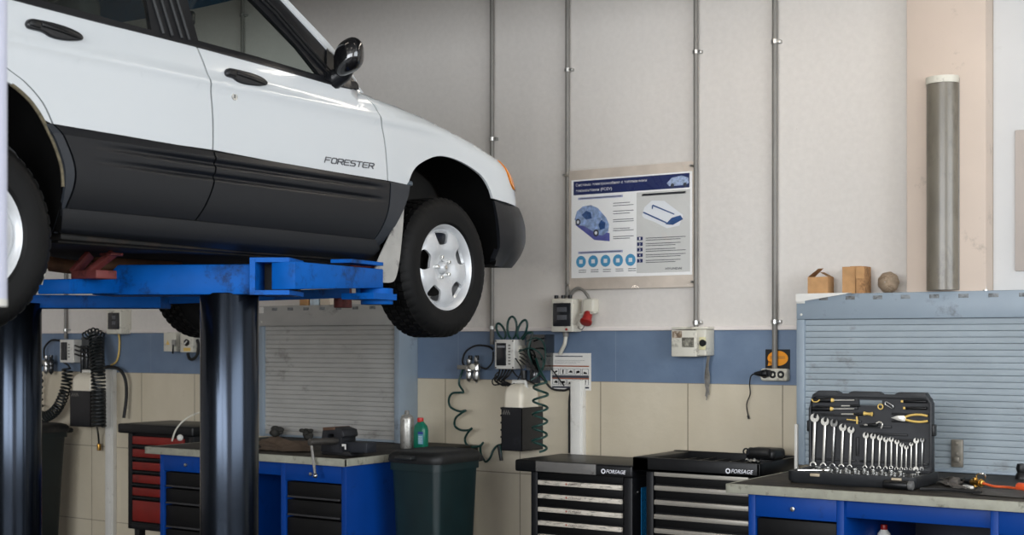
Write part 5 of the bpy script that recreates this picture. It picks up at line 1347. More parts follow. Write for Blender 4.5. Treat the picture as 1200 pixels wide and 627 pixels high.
BPL = sm([(-1.516, .380), (-1.514, .33), (-1.524, .255), (-1.560, .165), (-1.594, .107)], 4)
FF = sm([(-.640, .744), (-.590, .722), (-.547, .687), (-.512, .625), (-.487, .562), (-.473, .495), (-.465, .43), (-.457, .368)], 3)              # front door / fender
FFL = sm([(-.457, .365), (-.462, .29), (-.475, .225), (-.505, .15), (-.536, .101)], 4)
CT = lambda u: .386-.021*(u+2.2)/1.74     # top of the cladding
def shift(l, d): return [(a+d, b) for a, b in l]
for side in (1, -1):
    # rear door
    rd = panel(shift(BP, -GAP) + [(-1.7, CT(-1.7)+.001), (-1.95, CT(-1.95)+.001)] + shift(DOORLINE_UP, GAP) + [(-2.338, .785), (-1.986, .777)], body, side, 'rear_door', M['paint'], car)
    panel([(u, z-.003) for u, z in [(-1.518, CT(-1.518)), (-1.8, CT(-1.8)), (-2.2, CT(-2.2))]] + [(-2.247, .383)] + shift(DOORLINE[::-1], GAP) + [(-1.9, .106)] + shift(BPL[::-1], -GAP), clad, side, 'door_cladding', M['clad'], rd, gz=.005)
    # front door
    fd = panel([(-1.584, .772), (-1.17, .762), (-.866, .748)] + FF[:1] + shift(FF, -GAP)[1:] + [(-.8, CT(-.8)+.001), (-1.2, CT(-1.2)+.001)] + shift(BP[::-1], GAP)[:-1], body, side, 'front_door', M['paint'], car)
    panel([(-1.513, CT(-1.513)-.003), (-1.0, CT(-1.0)-.003), (-.46, CT(-.46)-.003)] + shift(FFL, -GAP) + [(-1.0, .101)] + shift(BPL[::-1], GAP), clad, side, 'door_cladding', M['clad'], fd, gz=.005)
    # front fender; the white skin reaches round the corner to the lamp and bumper
    lampedge = sm([(.447, .577), (.49, .53), (.545, .45), (.575, .425)], 4)
    top = [(u, ztop(u)) for u in (.40, .30, .236, .13, .029, -.07, -.166, -.26, -.352, -.46, -.569)]
    arch_w = [p for p in ARCH_F if p[1] > .37]
    k0 = arch_w[0]
    fender = panel(shift(FF[:1], GAP) + shift(FF, GAP)[1:] + [(-.32, CT(-.32))] + [p for p in ARCH_F if p[1] > .366 and p[0] < .37] + [(.368, .360), (.45, .353), (.55, .347), (.66, .341), (.80, .34), (.80, .41), (.70, .414), (.60, .42)] + lampedge[::-1] + top, body, side, 'front_fender', M['paint'], car, gy=.04, gz=.02)
    panel([(-.455, CT(-.45)-.003), (-.312, CT(-.31)-.003), (-.328, .31), (-.352, .262), (-.412, .168), (-.474, .088), (-.505, .070), (-.531, .099)] + shift(FFL[::-1], GAP)[1:], clad, side, 'fender_cladding', M['clad_pale'], fender)
    # quarter panel behind the door
    q = panel([p for p in ARCH_R if p[1] > .384 and p[0] > -2.84] + [(-2.815, .386), (-3.38, .39), (-3.40, .60), (-3.36, .78), (-2.637, .787)] + shift(DOORLINE_UP[::-1], -GAP)[1:], body, side, 'quarter_panel', M['paint'], car)
    panel([(-2.252, .384)] + [p for p in ARCH_R if p[1] < .384 and p[0] > -2.5][::-1] + [(-2.19, .02), (-2.190, .104)] + shift(DOORLINE, -GAP)[1:], clad, side, 'arch_cladding', M['clad_pale'], q)
    panel([p for p in ARCH_R if p[1] < .384 and p[0] < -2.5] + [(-2.9, .03), (-3.42, .06), (-3.42, .384), (-2.82, .384)], clad, side, 'rear_cladding', M['clad'], q)
    panel([(-2.205, .1), (-2.19, .104), (-1.59, .104), (-.54, .0985), (-.50, .058), (-.545, .012), (-1.29, .006), (-2.2, .022)], sill, side, 'door_sill', M['clad'], car, gz=.012)
    # greenhouse
    gl = panel([(-1.577, .792), (-1.257, .783), (-.885, .765), (-.99, .885), (-1.165, 1.03), (-1.26, 1.105), (-1.42, 1.145), (-1.565, 1.15)], body, side, 'window_glass', M['glass'], fd, th=.004)
    panel([(-1.60, .765), (-1.17, .754), (-.796, .738), (-.64, .742), (-.69, .80), (-.755, .857), (-.847, .944), (-1.007, 1.083), (-1.16, 1.165), (-1.40, 1.20), (-1.60, 1.20)], body, side, 'window_frame', M['trim_black'], fd, th=.02, holes=[[(-1.574, .794), (-1.257, .786), (-.895, .768), (-.99, .882), (-1.165, 1.027), (-1.26, 1.10), (-1.42, 1.14), (-1.562, 1.146)]], off=.004, gy=.07)
    for d in (.022, .048):
        mb = MB()
        P = [body(a-d*.8, b-d*.45+.004, .010) for a, b in ((-.80, .80), (-.90, .89), (-1.04, 1.03), (-1.17, 1.125))]
        mb.tube([place(p, side) for p in P], .006, 8); mb.build('frame_rib', M['black_plastic'], fd)
    mb = MB(); mb.tube([place(body(a, b, .006), side) for a, b in ((-.868, .765), (-.845, .80), (-.815, .86), (-.80, .885))], .006, 8)
    mb.build('corner_seal', M['black_plastic'], fd)
    panel([(-2.5, .803), (-1.80, .787), (-1.782, .90), (-1.778, 1.15), (-2.5, 1.16)], body, side, 'window_glass', M['dark_glass'], rd, th=.004)
    panel([(-2.63, .782), (-1.98, .770), (-1.60, .765), (-1.598, 1.20), (-2.60, 1.20)], body, side, 'window_frame', M['trim_black'], rd, th=.02, holes=[[(-2.497, .806), (-1.805, .790), (-1.788, .90), (-1.785, 1.145), (-2.497, 1.155)]], off=.004, gy=.07)
    mb = MB()
    for d in (.03, .07, .115, .15):
        mb.tube([place(body(-1.785+d*1.05+.02*(.9-b), b, .008), side) for b in (.785, .85, .95, 1.06, 1.15)], .006, 8)
    mb.build('pillar_rib', mat('pillar_rib', '#3a3b3c', .5), rd)
    panel([(-3.36, .78), (-2.637, .787), (-2.61, 1.20), (-3.24, 1.19)], body, side, 'rear_quarter_glass', M['dark_glass'], q, th=.004)
    panel([(-3.38, .775), (-2.632, .782), (-2.605, 1.205), (-3.26, 1.20)], body, side, 'quarter_frame', M['trim_black'], q, th=.02, holes=[[(-3.30, .80), (-2.68, .80), (-2.66, 1.16), (-3.20, 1.16)]], off=.003, gy=.08)
    # white windscreen pillar and roof side
    panel([(-.556, .751), (-.706, .866), (-.801, .955), (-.968, 1.092), (-1.14, 1.19), (-1.40, 1.232), (-2.0, 1.245), (-3.2, 1.23), (-3.2, 1.205), (-2.0, 1.203), (-1.40, 1.203), (-1.16, 1.168), (-1.01, 1.086), (-.85, .947), (-.758, .86), (-.65, .748)], body, side, 'roof_pillar', M['paint'], car, off=.012, gy=.08)
    # handles
    for dr, ho, hp_, lock in ((rd, HANDLE_R, None, False), (fd, HANDLE_F, None, True)):
        x0 = CXN if side > 0 else CXN-2*HW
        ins = body_inset(ho[0][0], .69)
        sp = sm(ho+ho[:1], 3)[:-1]
        cu, cz = sum(p[0] for p in sp)/len(sp), sum(p[1] for p in sp)/len(sp)
        def pr(scale, d0, d1, dz=0, bev=.004, pts=None, side=side, cu=cu, cz=cz, x0=x0, ins=ins, sp=sp):
            pts = pts or [(cu+(u-cu)*scale, cz+(z-cz)*scale+dz) for u, z in sp]
            mb = MB(); o = Vector((x0+side*(d1-ins), CYF, CZ)); mb.prism([(u*side, z) for u, z in pts], o, Y_*side, Z_, d1-d0, bev); return mb
        h = pr(1, -.012, .016, 0, .006).build('door_handle', M['trim_black'], dr, smooth=50)
        lo = [(u, z) for u, z in sp if z < cz+.001]; u0, u1 = min(p[0] for p in sp), max(p[0] for p in sp); L_ = u1-u0
        zt_ = lambda u: cz+.016-(.018*(u-u0)/L_)
        up = [(u0+.02*L_, zt_(u0)-.018), (u0+.04*L_, zt_(u0)+.004), (u0+.22*L_, zt_(u0+.22*L_)+.008), (u0+.22*L_, zt_(u0+.22*L_)-.018)]
        pr(1, .010, .021, 0, .004, up).build('handle_lever', M['black_plastic'], h, smooth=50)
        up = [(u0+.24*L_, zt_(u0+.24*L_)-.008), (u0+.24*L_, zt_(u0+.24*L_)+.008), (u0+.62*L_, zt_(u0+.6*L_)+.007), (u0+.95*L_, zt_(u0+.95*L_)-.004), (u0+.95*L_, zt_(u0+.95*L_)-.012), (u0+.6*L_, zt_(u0+.6*L_)-.008)]
        pr(1, .010, .021, 0, .004, up).build('handle_bar', M['black_plastic'], h, smooth=50)
        if lock:
            p = place(body(-1.405, .604, 0), side); n = Vector((side, 0, 0))
            k = MB(); k.lathe([(0, .003), (.009, .003), (.0145, .0035), (.0155, 0), (0, -.002)], p, n, 24); lk = k.build('key_lock', M['chrome'], dr)
            k = MB(); k.box(p.x+side*.0025, p.x+side*.004, p.y-.002, p.y+.002, p.z-.007, p.z+.007); k.build('key_slot', M['trim_black'], lk)
    # door mirror
    mb = MB(); c0 = place(body(-.80, .80, 0), side)
    def mir(u, v, side=side):
        th = 2*PI*u; ph = PI*v
        a = math.copysign(abs(math.cos(th))**.75, math.cos(th))*math.sin(ph)**.8; b = math.copysign(abs(math.sin(th))**.75, math.sin(th))*math.sin(ph)**.8
        w_ = .074; h_ = .078
        y = -.835 + .07*math.cos(ph)*(1 if ph < PI/2 else .6)
        return Vector((CXN - (0 if side > 0 else 2*HW) + side*(.082 + a*w_*(1 if a > 0 else .8)), CYF+y, CZ+.842 + b*h_*(1 if b > 0 else .85) + .022*a))
    mb.grid(mir, 32, 16); bmesh.ops.remove_doubles(mb.bm, verts=mb.bm.verts[:], dist=1e-5)
    mi = mb.build('door_mirror', mat('mirror_black', '#0d0d0f', .12, var=.1, coat=.5), fd, smooth=80)
    mb = MB(); mb.tube([Vector((CXN - (0 if side > 0 else 2*HW) + side*d, CYF+y, CZ+z)) for d, y, z in ((-.03, -.80, .765), (.03, -.79, .79), (.07, -.80, .825))], [.045, .036, .034], 12); mb.build('mirror_foot', M['trim_black'], mi, smooth=60)
    panel([(-.875, .757), (-.796, .741), (-.645, .745), (-.70, .82), (-.80, .91)], body, side, 'mirror_triangle', M['trim_black'], fd, off=.012, th=.02)
    # turn signal and headlamp
    sig = lampedge[::-1][:-1] + [(.447, .575), (.56, .553), (.63, .549), (.72, .545), (.74, .44), (.70, .422), (.62, .424)]
    panel([(.475, .566), (.56, .556), (.70, .548), (.74, .51), (.74, .44), (.70, .425), (.60, .427), (.555, .447), (.50, .527)], body, side, 'turn_signal', M['lamp_orange'], car, off=.006, gy=.02, gz=.02)
    panel([(.445, .588), (.44, .575), (.49, .525), (.545, .444), (.58, .418), (.75, .415), (1.22, .42), (1.22, .52), (.80, .553), (.56, .572), (.50, .582)], body, side, 'lamp_housing', M['trim_black'], car, off=-.004, gy=.03, gz=.02, th=.06)
    panel([(.75, .545), (1.20, .515), (1.20, .425), (.75, .425)], body, side, 'headlamp', M['lamp_clear'], car, off=.003, gy=.03)
    # bumper half
    panel([(.392, .33), (.385, .352), (.42, .352), (.55, .345), (.70, .338), (1.33, .335), (1.33, .06), (.70, .03), (.42, .026), (.405, .06), (.424, .118), (.403, .266)], bumper, side, 'front_bumper', M['clad'], car, off=.012, gy=.025, gz=.018, th=.03)
    panel([(.80, .409), (1.33, .415), (1.33, .34), (.80, .344)], body, side, 'lower_grille', M['trim_black'], car, off=-.004, gy=.04)
    panel([(1.22, .50), (1.335, .50), (1.335, .42), (1.22, .42)], body, side, 'grille', M['chrome'], car, off=.004, gy=.03)
# FORESTER lettering on the front door
fd = [o for o in bpy.data.objects if o.name == 'front_door'][0]
p = place(body(-.882, .404, .0015), 1); q = place(body(-.557, .411, .0015), 1)
GL = {  # squared letters on a 4 x 5 grid, as strokes
 'F': [[(0, 0), (0, 5), (4, 5)], [(0, 2.6), (3.4, 2.6)]], 'O': [[(.8, 0), (0, .9), (0, 4.1), (.8, 5), (3.2, 5), (4, 4.1), (4, .9), (3.2, 0), (.8, 0)]],
 'R': [[(0, 0), (0, 5), (3.3, 5), (4, 4.3), (4, 2.9), (3.3, 2.3), (0, 2.3)], [(2.2, 2.3), (4, 0)]], 'E': [[(4, 5), (.6, 5), (0, 4.4), (0, .6), (.6, 0), (4, 0)], [(0, 2.5), (3.4, 2.5)]],
 'S': [[(4, 5), (.7, 5), (0, 4.3), (0, 3.2), (.7, 2.6), (3.3, 2.6), (4, 1.9), (4, .7), (3.3, 0), (0, 0)]], 'T': [[(0, 5), (4, 5)], [(2, 5), (2, 0)]]}
mb = MB(); uu_ = (q-p).normalized(); LW_ = (q-p).length; kx = LW_/(8*4+7*1.25+1); kz = .022/5
for i, chh in enumerate('FORESTER'):
    for st in GL[chh]:
        pts = [p + uu_*((i*5.25+a_+.22*b_)*kx) + Z_*(b_*kz) + X_*.0012 for a_, b_ in st]
        for a_, b_ in zip(pts, pts[1:]):
            e_ = (b_-a_).normalized()*.0016
            mb.bar(a_-e_, b_+e_, .0046, .0022, 0, up=X_)
mb.build('door_lettering', mat('badge_grey', '#6d6e72', .3, .5), fd, smooth=0, label='grey slanted FORESTER lettering')

# bonnet, roof, windscreen, tail
def hood(u, v):
    s = u*2-1; w = HW*(1-abs(s)); w = max(w, .07)
    k = (w-.07)/(HW-.07)
    yr = -.60+.20*math.sin(PI/2*k)          # rear edge
    # front edge follows the rounded nose
    b = 1-w/HW; yf = .33+(.81-.33)*max(0, 1-b**3)**(1/3)
    y = yr+(yf-yr)*v
    z = ztop(y if y < .38 else .38+(y-.38)*.9) + .055*(1-(1-k)**2)*(1-.6*v**3) - .03*max(0, v-.9)/.1*1
    x = CXN-HW+s*(HW-.07)
    return Vector((x, CYF+y, CZ+z))
MB().grid(hood, 36, 26, .01, True).build('bonnet', M['paint'], car, smooth=60)
def ws(u, v):
    s = u*2-1
    wb, wt = HW-.085, HW-.235
    x = CXN-HW+s*(wb+(wt-wb)*v)
    y = (-.56+.20*(1-s*s)) + ((-1.22+.10*(1-s*s))-(-.56+.20*(1-s*s)))*v
    z = .752+.035*(1-s*s) + ((1.20+.025*(1-s*s))-(.752+.035*(1-s*s)))*(v+.10*math.sin(PI*v))
    return Vector((x, CYF+y, CZ+z))
wsg = MB().grid(lambda u, v: ws(u, .0+.74*v), 24, 12).build('windscreen', M['glass'], car, smooth=60)
MB().grid(lambda u, v: ws(u, .74+.26*v), 24, 5).build('shade_band', M['tint_band'], wsg, smooth=60)
def roof(u, v):
    s = u*2-1; e = abs(s)
    x = CXN-HW+s*(HW-.205)
    y = (-1.20+.10*(1-s*s)) + (-3.22+1.20)*v
    z = 1.215+.045*(1-s**4)+.02*math.sin(PI*min(1, v*1.2))
    return Vector((x, CYF+y, CZ+z))
MB().grid(roof, 20, 24, .02, False).build('roof', M['paint'], car, smooth=60)
MB().grid(lambda u, v: roof(u, v)-Vector((0, 0, .03)), 12, 12, .006).build('headlining', M['headlining'], car, smooth=60)
def tail(u, v):
    s = u*2-1; z = .06+1.15*v
    x = CXN-HW+s*(HW-(0 if v < .62 else .40*(z-.77)+.02))
    y = -3.42-.03*(1-s*s)+(.0 if v < .62 else .20*(v-.62)/.38)
    return Vector((x, CYF+y, CZ+z))
MB().grid(tail, 16, 20, .03).build('tailgate', M['paint'], car, smooth=60)
MB().grid(lambda u, v: tail(.12+.76*u, .66+.28*v)+Vector((0, -.022, 0)), 12, 6, .004).build('rear_window', M['dark_glass'], car, smooth=60)
mb = MB(); mb.box(CXN-2*HW+.02, CXN-.02, CYF-3.56, CYF-3.40, CZ+.04, CZ+.36, .05, 4); mb.build('rear_bumper', M['clad'], car)
# floor pan and the dark bulkheads behind the skins
mb = MB(); xa, xb = CXN-2*HW+.06, CXN-.06
mb.box(xa, xb, CYF-2.17, CYF-.42, CZ+.0, CZ+.09, .01)
mb.box(xa+.26, xb-.26, CYF-3.38, CYF-2.15, CZ+.1, CZ+.2, .02); mb.box(xa+.26, xb-.26, CYF-.45, CYF+.8, CZ+.06, CZ+.2, .02)
mb.box(xa+.29, xb-.29, CYF-.5, CYF+.75, CZ+.2, CZ+.56, .02); mb.box(xa, xb, CYF-.55, CYF-.47, CZ+.05, CZ+.72, .01); mb.box(xa, xb, CYF+.50, CYF+.56, CZ+.07, CZ+.50, .01)
mb.box(xa+.29, xb-.29, CYF-3.3, CYF-2.2, CZ+.2, CZ+.52, .02)
mb.box(xa, xb, CYF-3.36, CYF-2.95, CZ+.06, CZ+.55, .02)
for sx in (1, -1):
    x = CXN-HW+sx*(HW-.13); mb.box(x-.03, x+.03, CYF-2.15, CYF-.45, CZ-.008, CZ+.04, .006)
    x = CXN-HW+sx*(HW-.04); mb.box(x-.015, x+.015, CYF-2.14, CYF-.48, CZ+.05, CZ+.70, .003)
mb.build('underbody', M['under'], car)
mb = MB(); xe = CXN-HW+.12
mb.tube(spline([(xe, CYF+.3, CZ-.02), (xe, CYF-.6, CZ-.05), (xe-.05, CYF-1.5, CZ-.045), (xe+.2, CYF-2.2, CZ-.02), (xe+.25, CYF-3.4, CZ+.02)], 8), .03, 12); mb.cyl((xe-.03, CYF-1.0, CZ-.04), (xe-.045, CYF-1.45, CZ-.04), .07, seg=18, bev=.02)
mb.build('exhaust_pipe', mat('rusty_exhaust', '#6b4a33', .6, .4, var=.3, scale=14), car)
for side in (1, -1):
    for ya, arch in ((0, ARCH_F), (WBASE, ARCH_R)):
        mb = MB()
        mb.grid(lambda u, v: place((arch[min(len(arch)-1, int(round(u*(len(arch)-1))))][0], .012+.30*v, arch[min(len(arch)-1, int(round(u*(len(arch)-1))))][1]), side) + Vector((0, 0, .004)), len(arch)-1, 6)
        mb.build('wheel_liner', M['liner'], car, smooth=60)
        mb = MB()      # spring and damper
        p, q = place((ya-.05, .36, .1), side), place((ya-.06, .40, .50), side)
        mb.cyl(p, q, .026, seg=14); mb.build('damper', mat('damper_dark', '#26282b', .4, .3), car)
        mb = MB(); mb.tube(helix([p.lerp(q, .35), p.lerp(q, .7), q], .065, 5, 14), .008, 8); mb.build('coil_spring', M['trim_black'], car)
        mb = MB(); mb.bar(place((ya-.02, .30, -.03), side), place((ya-.10, .62, -.02), side), .07, .04, .01); mb.bar(place((ya+.02, .16, 0), side), place((ya, .6, .03), side), .05, .05, .01); mb.build('control_arm', M['under'], car)
    # bits in front arch: bracket and hose seen above the tyre
    mb = MB(); p = place((-.245, .10, .385), side); mb.box(p.x-.03, p.x+.03, p.y-.05, p.y+.06, p.z-.012, p.z+.012, .008); mb.bar(p+Vector((0, -.02, -.02)), p+Vector((0, -.03, -.07)), .05, .06, .01); mb.build('hose_bracket', mat('bracket_blue_grey', '#54616b', .35, .3), car)
    # mud flap
    fl = sm([(-.346, .268), (-.360, .257), (-.415, .17), (-.477, .085), (-.535, .0), (-.556, -.06), (-.53, -.086), (-.44, -.088), (-.402, -.06), (-.375, .04), (-.352, .19)], 4)
    def flap(u, z, off=0):
        return (u, -.004+.03*max(0, -.02-z)-off, z)
    panel(fl[:-1], flap, side, 'mud_flap', mat('dusty_flap', '#a5a39e', .55, var=.1, scale=12, dirt='#4c4b4a', damt=.2, dscale=7), car, th=.006)
# rear arch edge dirt strip and filler strip behind the rear wheel
for side in (1,):
    mb = MB(); P = [place((a, .004, b), side) for a, b in ARCH_R if .16 < b < .5 and a > -2.45]; mb.tube(P, .007, 7); mb.build('arch_seal', mat('seal_dust', '#5e5643', .8, var=.4, scale=60), [o for o in bpy.data.objects if o.name == 'quarter_panel'][0])

# cabin
def cab(x0, x1, y0, y1, z0, z1, b): return (CXN-HW+x0, CXN-HW+x1, CYF+y0, CYF+y1, CZ+z0, CZ+z1, b, 3)
for sx in (1, -1):
    mb = MB(); c = sx*.36
    mb.box(*cab(c-.24, c+.24, -1.62, -1.1, .15, .34, .06)); mb.box(*cab(c-.23, c+.23, -1.80, -1.64, .25, .80, .06)); mb.box(*cab(c-.13, c+.13, -1.82, -1.72, .82, .98, .04))
    for d in (-.06, .06): mb.cyl((CXN-HW+c+d, CYF-1.77, CZ+.74), (CXN-HW+c+d, CYF-1.77, CZ+.86), .008, seg=8)
    mb.build('front_seat', M['interior'], car)
mb = MB(); mb.box(*cab(-.65, .65, -2.55, -2.42, .3, .78, .06)); mb.box(*cab(-.65, .65, -2.45, -2.0, .15, .34, .06)); mb.build('rear_seat', M['interior'], car)
mb = MB(); mb.box(*cab(-.70, .70, -.86, -.50, .42, .72, .05)); mb.build('dashboard', M['interior'], car)
mb = MB(); c = Vector((CXN-HW-.36, CYF-1.0, CZ+.62)); e = []
for k in range(24):
    a = 2*PI*k/24; e.append(c+Vector((.18*math.cos(a), -.06*math.sin(a), .17*math.sin(a))))
mb.tube(e, .014, 8, True); mb.bar(c+Vector((-.17, 0, 0)), c+Vector((.17, 0, 0)), .04, .02, .006); mb.build('steering_wheel', M['black_rubber'], car)
mb = MB(); c = Vector((CXN-.78, CYF-.985, CZ+1.085)); mb.box(c.x-.10, c.x+.10, c.y-.02, c.y+.02, c.z-.032, c.z+.032, .014, 3); mb.bar(c, c+Vector((0, .06, .06)), .02, .02, .004); mb.build('inside_mirror', M['trim_black'], car)

# wheels
def wheel(y, side, spin=.0):
    ax = Vector((side, 0, 0)); o = place((y, .012, 0), side)      # outer face plane of the tyre
    def P(r, h): return (r, h)
    rim = MB()
    # barrel and outer lip
    rim.lathe([(.205, -.004), (.211, -.002), (.213, -.010), (.207, -.022), (.196, -.026), (.19, -.05), (.186, -.18), (.200, -.19), (.205, -.2), (.196, -.205), (.176, -.185), (.180, -.05), (.186, -.026), (.196, -.012), (.205, -.004)], o, ax, 72)
    U = Vector((0, 1, 0)); V_ = Vector((0, 0, 1))
    holes = []
    for k in range(5):
        a0 = PI/2 + spin + 2*PI*k/5 + PI/5*0
        h = []
        for r, da in ((.112, -.20), (.122, -.265), (.150, -.30), (.170, -.29), (.1765, -.25), (.1775, -.12), (.1775, 0), (.1775, .12), (.1765, .25), (.170, .29), (.150, .30), (.122, .265), (.112, .20), (.109, 0)):
            h.append((r*math.cos(a0+da), r*math.sin(a0+da)))
        holes.append(h)
    f = MB(); f.prism([circ(0, 0, .192, 60)] + holes + [circ(0, 0, .034, 20)], (0, 0, 0), X_, Y_, 0)
    bm = f.bm
    for k in range(-12, 13):
        for no in ((1, 0, 0), (0, 1, 0)):
            bmesh.ops.bisect_plane(bm, geom=bm.verts[:]+bm.edges[:]+bm.faces[:], dist=1e-5, plane_co=(k*.016, k*.016, 0), plane_no=no)
    for v in bm.verts:
        a, b = v.co.x, v.co.y; r = math.hypot(a, b); an = math.atan2(b, a)
        d = (an-PI/2-spin+PI/5) % (2*PI/5) - PI/5          # 0 at a hole
        sp = .5-.5*math.cos(5*d)                            # 1 on the spoke centre
        h = -.030 + .012*math.sin(min(1, r/.19)*PI*.9) + .010*sp*min(1, max(0, (r-.06)/.05)) - (.022*max(0, (r-.165)/.027)**1.5)*(1-.3*sp)
        if r < .078: h -= .008*min(1, (.078-r)/.012)
        v.co = o + U*a*side + V_*b + ax*h
    bmesh.ops.recalc_face_normals(bm, faces=bm.faces[:])
    r0 = bmesh.ops.solidify(bm, geom=bm.faces[:], thickness=.014)
    me = bpy.data.meshes.new('tmp'); bm.to_mesh(me); bm.free(); rim.bm.from_mesh(me); bpy.data.meshes.remove(me)
    w = rim.build('wheel', M['alloy'], car, smooth=35)
    ty = MB()
    prof = [(.205, -.004), (.216, .006), (.24, .011), (.265, .013), (.29, .010), (.310, .0), (.322, -.012), (.330, -.022)]
    for a, b in ((-.022, -.052), (-.060, -.094), (-.102, -.136), (-.144, -.174)): prof += [(.333, a), (.334, b), (.325, b-.001), (.325, b-.007)]
    prof += [(.322, -.184), (.31, -.196), (.29, -.206), (.265, -.209), (.24, -.207), (.216, -.200), (.205, -.196), (.20, -.1), (.205, -.004)]
    tread = {8+4*i+j: i for i in range(4) for j in range(2)}
    def rm(j, k):
        if j in tread and ((k + 2*tread[j]) % 5 == 0): return -.007
        if j in (5, 6, 7) and k % 5 == 0: return -.003
        return 0
    ty.lathe(prof, o, ax, 240, rm)
    ty.build('tyre', M['rubber'], w, smooth=28)
    mb = MB(); mb.lathe([(0, -.006), (.020, -.007), (.026, -.012), (.028, -.03), (.034, -.038), (0, -.045)], o, ax, 24)
    mb.build('centre_cap', M['alloy'], w, smooth=50)
    mb = MB(); mb.prism([circ(0, 0, .0105, 6)], o+ax*-.004, U*side, V_, .003); mb.build('cap_emblem', M['chrome'], w)
    for k in range(5):
        a = PI/2+spin+.15+2*PI*k/5; c = o+U*(.05*math.cos(a))*side+V_*(.05*math.sin(a))
        mb = MB(); mb.cyl(c+ax*-.036, c+ax*-.012, .0105, .009, 6, .002); mb.build('lug_nut', M['chrome'], w)
    mb = MB(); mb.cyl(o+ax*-.10, o+ax*-.085, .135, seg=40); mb.cyl(o+ax*-.12, o+ax*-.045, .07, seg=24, bev=.004)
    mb.build('brake_disc', mat('brake_dark', '#1d1c1b', .5, .5), w)
    mb = MB(); c = o + U*(.10*side) + V_*.02; mb.box(c.x-.03-side*.09, c.x+.03-side*.09, c.y-.035, c.y+.035, c.z-.07, c.z+.07, .01); mb.build('brake_caliper', mat('caliper', '#5d5f61', .4, .6), w)
    return w
for side in (1, -1):
    for y in (0, WBASE): wheel(y, side, .12 if y == 0 else .3)

# ------------------------------------------------------------------ the lift
def lift(label, cx, cy, zt):
    t = thing('vehicle_lift', label, 'lift', (cx, cy, 0), 'two rams of the in-ground car lift')
    ram = mat('ram_steel', '#2c323b', .2, .92, var=.06, scale=3, stretch=(6, 6, .3))
    mb = MB(); mb.cyl((cx, cy, -.1), (cx, cy, zt), .118, seg=64, bev=.004); mb.build('ram', M.setdefault('ram', ram), t, smooth=50)
    mb = MB(); mb.cyl((cx-.155, cy+.02, 0), (cx-.155, cy+.02, zt), .012, seg=12); mb.build('guide_rod', M['steel'], t)
    mb = MB(); mb.lathe([(0, .0), (.20, 0), (.20, .012), (.15, .02), (.122, .03), (.122, .004), (0, .004)], (cx, cy, 0), Z_, 40); mb.build('floor_collar', M['grey_pipe'], t)
    return t
rx, ry = -4.07, 3.973
ZT = 1.815
near = lift('shiny steel lift ram with blue arms under the near side of the white car', rx, ry, ZT)
far = lift('second shiny lift ram at the left edge under the far side of the car', -5.544, 4.03, 1.80)
LB = M['lift_blue']
# near head: box beam across the ram, with a sleeve for the front arm
a, b = atd(122, 328, 5.50), atd(293, 327, 5.45)
mb = MB(); d = (b-a).normalized(); back = Vector((-d.y, d.x, 0)).normalized()
if back.y < 0: back = -back
def beam(mb, p, q, z0a, z1a, z0b, z1b, dp, slant=0, bev=.004):
    """box beam from p to q (front face), heights at both ends, depth dp to the back; slant leans the left end"""
    vs = []
    for (c, z0, z1, s) in ((p, z0a, z1a, slant), (q, z0b, z1b, 0)):
        for dy in (0, dp):
            vs.append([mb.bm.verts.new(Vector((c.x, c.y, 0)) + back*dy + d*(-s if zz_ == 0 else s) + Z_*z) for zz_, z in ((0, z0), (1, z1))])
    A0, A1, B0, B1 = vs
    for f in ((A0[0], B0[0], B0[1], A0[1]), (A1[0], A1[1], B1[1], B1[0]), (A0[0], A0[1], A1[1], A1[0]), (B0[0], B1[0], B1[1], B0[1]), (A0[1], B0[1], B1[1], A1[1]), (A0[0], A1[0], B1[0], B0[0])): mb.bm.faces.new(f)
    ed = list({e for r in vs for v in r for e in v.link_edges}); bmesh.ops.bevel(mb.bm, geom=ed, offset=bev, segments=2, profile=.5, affect='EDGES')
z1, z0 = atd(290, 309.5, 5.45).z, atd(290, 345, 5.45).z
beam(mb, a, b, z0, z1, z0, z1, .24, .055, .006)
mb.build('head_beam', LB, near)
sl0, sl1 = atd(293.5, 325, 5.43), atd(340, 325, 5.43)
mb = MB(); th = .018
zA, zB = atd(300, 302, 5.43).z, atd(300, 345.5, 5.43).z
def plate(mb, p, q, za, zb, off, dp): 
    n = [Vector((p.x, p.y, 0))+back*off, Vector((q.x, q.y, 0))+back*off]
    vs = []
    for c in n:
        for k in (0, dp):
            vs.append((mb.bm.verts.new(c+back*k+Z_*za), mb.bm.verts.new(c+back*k+Z_*zb)))
    A0, A1, B0, B1 = vs
    for f in ((A0[0], B0[0], B0[1], A0[1]), (A1[0], A1[1], B1[1], B1[0]), (A0[0], A0[1], A1[1], A1[0]), (B0[0], B1[0], B1[1], B0[1]), (A0[1], B0[1], B1[1], A1[1]), (A0[0], A1[0], B1[0], B0[0])): mb.bm.faces.new(f)
e0 = sl0+d*.022
plate(mb, sl0, e0, zB, zA-.002, -.012, .26)
plate(mb, sl0, sl1, zA-th, zA, -.012, .24); plate(mb, sl0, sl1, zB, zB+th, -.012, .24)
mb.build('arm_sleeve', LB, near)
mb = MB(); plate(mb, sl0+d*.02, sl1, zB+th, zA-th, .13, .05); mb.build('sleeve_shade', M['black_rubber'], near)  # black plate standing in for the unlit depth of the sleeve
